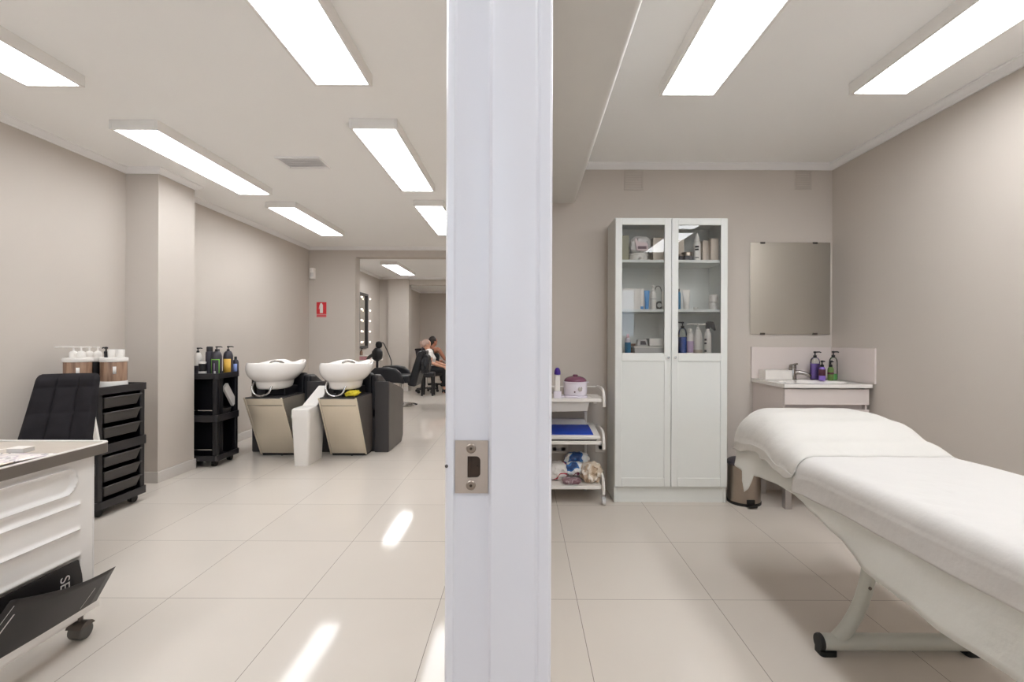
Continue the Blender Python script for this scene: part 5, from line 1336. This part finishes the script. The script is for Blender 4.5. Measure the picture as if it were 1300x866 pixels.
# person in the armchair beyond, seen from behind
fB = Vector((.75, .66, -.12)).normalized()
px_, py_ = -2.07, 11.0
armsB = [((px_+.17, py_-.10, .90), (px_+.30, py_-.02, .68), (px_+.40, py_+.20, .62)), ((px_-.13, py_+.14, .90), (px_-.06, py_+.30, .68), (px_+.10, py_+.44, .62))]
legsB = [((px_+.09, py_+.02, .48), (px_+.32, py_+.30, .50), (px_+.34, py_+.34, .075)), ((px_-.05, py_+.12, .48), (px_+.14, py_+.42, .50), (px_+.18, py_+.46, .075))]
def clB(t, base):
    p = Vector((px_+.01, py_+.02, .48)); c = Vector((px_+.02, py_+.01, .76))
    cloth(t, base, 'top', M['darkcloth'], [([p, (p+c)/2, c, c+Vector((0, 0, .06))], [.165, .152, .158, .12])])
    cloth(t, base, 'trousers', M['darkcloth'], [([p-Vector((0, 0, .07)), p+Vector((0, 0, .03))], [.15, .16])]+[([l[0], l[1], (l[1][0], l[1][1], l[1][2]-.12), (l[2][0], l[2][1], .14)], [.102, .078, .07, .055]) for l in legsB])
    fd = fB.copy(); fd.z = 0; fd.normalize()
    shoes(t, base, [l[2] for l in legsB], fd, M['darkcloth'])
    hc = Vector((px_+.03, py_+.02, 1.075)); b = MB()
    s_ = fB.cross(Vector((0, 0, 1))).normalized(); u = s_.cross(fB); Mx = Matrix((s_, fB, u)).transposed()
    b.sphere(hc+u*.03-fB*.022-base, (.085, .095, .096), 12, Mx); b.sphere(hc-fB*.06-u*.03-base, (.07, .05, .075), 10, Mx)
    remeshed('hair', b, M['brownhair'], t, .01)
person('dark-haired person with bare shoulders sitting in the far armchair', (px_, py_, 0), (px_+.01, py_+.02, .48), (px_+.02, py_+.01, .76), (px_+.02, py_+.01, .965), (px_+.03, py_+.02, 1.075), fB, armsB, legsB, M['skin2'], clB)
# chairs they use
ws = thing('work_stool', 'low round black work stool under the person in white', 'stool', (wx, wy, 0))
build('seat', MB().lathe([(.15, .325), (.175, .335), (.18, .36), (.17, .385), (.12, .392), (.001, .393)], n=32), M['leather'], ws)
build('column', MB().cyl((0, 0, .08), (0, 0, .325), .025), M['chrome'], ws)
for i in range(5):
    a = 2*PI*i/5+.35
    lg = build('leg', MB().tube([(0, 0, .10), (.23*math.cos(a), .23*math.sin(a), .07)], [.02, .014], 10), M['black'], ws)
    cx, cy = .23*math.cos(a), .23*math.sin(a)
    build('caster', MB().cyl((cx-.018*math.sin(a), cy+.018*math.cos(a), .03), (cx+.018*math.sin(a), cy-.018*math.cos(a), .03), .03, n=20), M['darkrubber'], lg)
ac = thing('armchair', 'dark padded armchair holding the dark-haired person', 'chair', (px_+.03, py_+.0, 0), -.72)
build('backrest', MB().hexa([(-.30, -.21, .44), (.30, -.21, .44), (.30, -.145, .44), (-.30, -.145, .44)], [(-.30, -.29, .88), (.30, -.29, .88), (.30, -.20, .90), (-.30, -.20, .90)]), M['black2'], ac, bevel=.03, seg=3)
build('top_rail', MB().tube([(-.31, -.255, .89), (0, -.265, .905), (.31, -.255, .89)], .026, 12), M['black'], ac)
build('seat', MB().prism(rrect(-.27, .27, -.20, .28, .05), 'z', .30, .395), M['leather'], ac, bevel=.025, seg=3)
for s_ in (-1, 1):
    build('armrest', MB().prism([(-.20, .42), (.24, .40), (.24, .58), (-.20, .60)], 'x', s_*.30-.035, s_*.30+.035), M['leather'], ac, bevel=.02, seg=3)
build('column', MB().cyl((0, 0, .08), (0, 0, .30), .03), M['chrome'], ac)
for i in range(5):
    a = 2*PI*i/5+.9
    lg = build('leg', MB().tube([(0, 0, .11), (.30*math.cos(a), .30*math.sin(a), .09)], [.025, .016], 10), M['black'], ac)
    cx, cy = .29*math.cos(a), .29*math.sin(a)
    build('caster', MB().cyl((cx-.018*math.sin(a), cy+.018*math.cos(a), .04), (cx+.018*math.sin(a), cy-.018*math.cos(a), .04), .04, n=20), M['darkrubber'], lg)

# ================================================================== WORLD, CAMERA, COLOUR
wd = bpy.data.worlds.new('daylight'); scene.world = wd; wd.use_nodes = True
wd.node_tree.nodes['Background'].inputs[0].default_value = (.80, .89, 1.0, 1)
wd.node_tree.nodes['Background'].inputs[1].default_value = 2.2
for x0_, x1_, z0_, z1_ in ((wx0, wx1, wz0, wz1), (sx0, sx1, sz0, sz1)):      # sky portals in the treatment room window and the added fill window
    la = bpy.data.lights.new('window_portal', 'AREA'); la.shape = 'RECTANGLE'; la.size = x1_-x0_; la.size_y = z1_-z0_; la.cycles.is_portal = True
    lo_ = bpy.data.objects.new('window_portal', la); COL.objects.link(lo_); lo_.location = ((x0_+x1_)/2, NY-.09, (z0_+z1_)/2); lo_.rotation_euler = (PI/2, 0, 0)
cam = bpy.data.cameras.new('camera'); co = bpy.data.objects.new('camera', cam); COL.objects.link(co)
cam.sensor_fit = 'HORIZONTAL'; cam.sensor_width = 36; cam.lens = 610/1300*36
cam.shift_x = -13/1300; cam.shift_y = -3/1300
cam.clip_start = .05
co.location = (0, 0, 1.15); co.rotation_euler = (PI/2, math.radians(-.2), 0)
scene.camera = co
scene.view_settings.view_transform = 'Standard'
try: scene.view_settings.look = 'None'
except Exception: pass
scene.view_settings.gamma = 1; scene.view_settings.use_curve_mapping = False
scene.view_settings.exposure = .78
scene.cycles.max_bounces = 14; scene.cycles.diffuse_bounces = 8; scene.cycles.glossy_bounces = 6; scene.cycles.transparent_max_bounces = 16
scene.cycles.caustics_reflective = False; scene.cycles.caustics_refractive = False
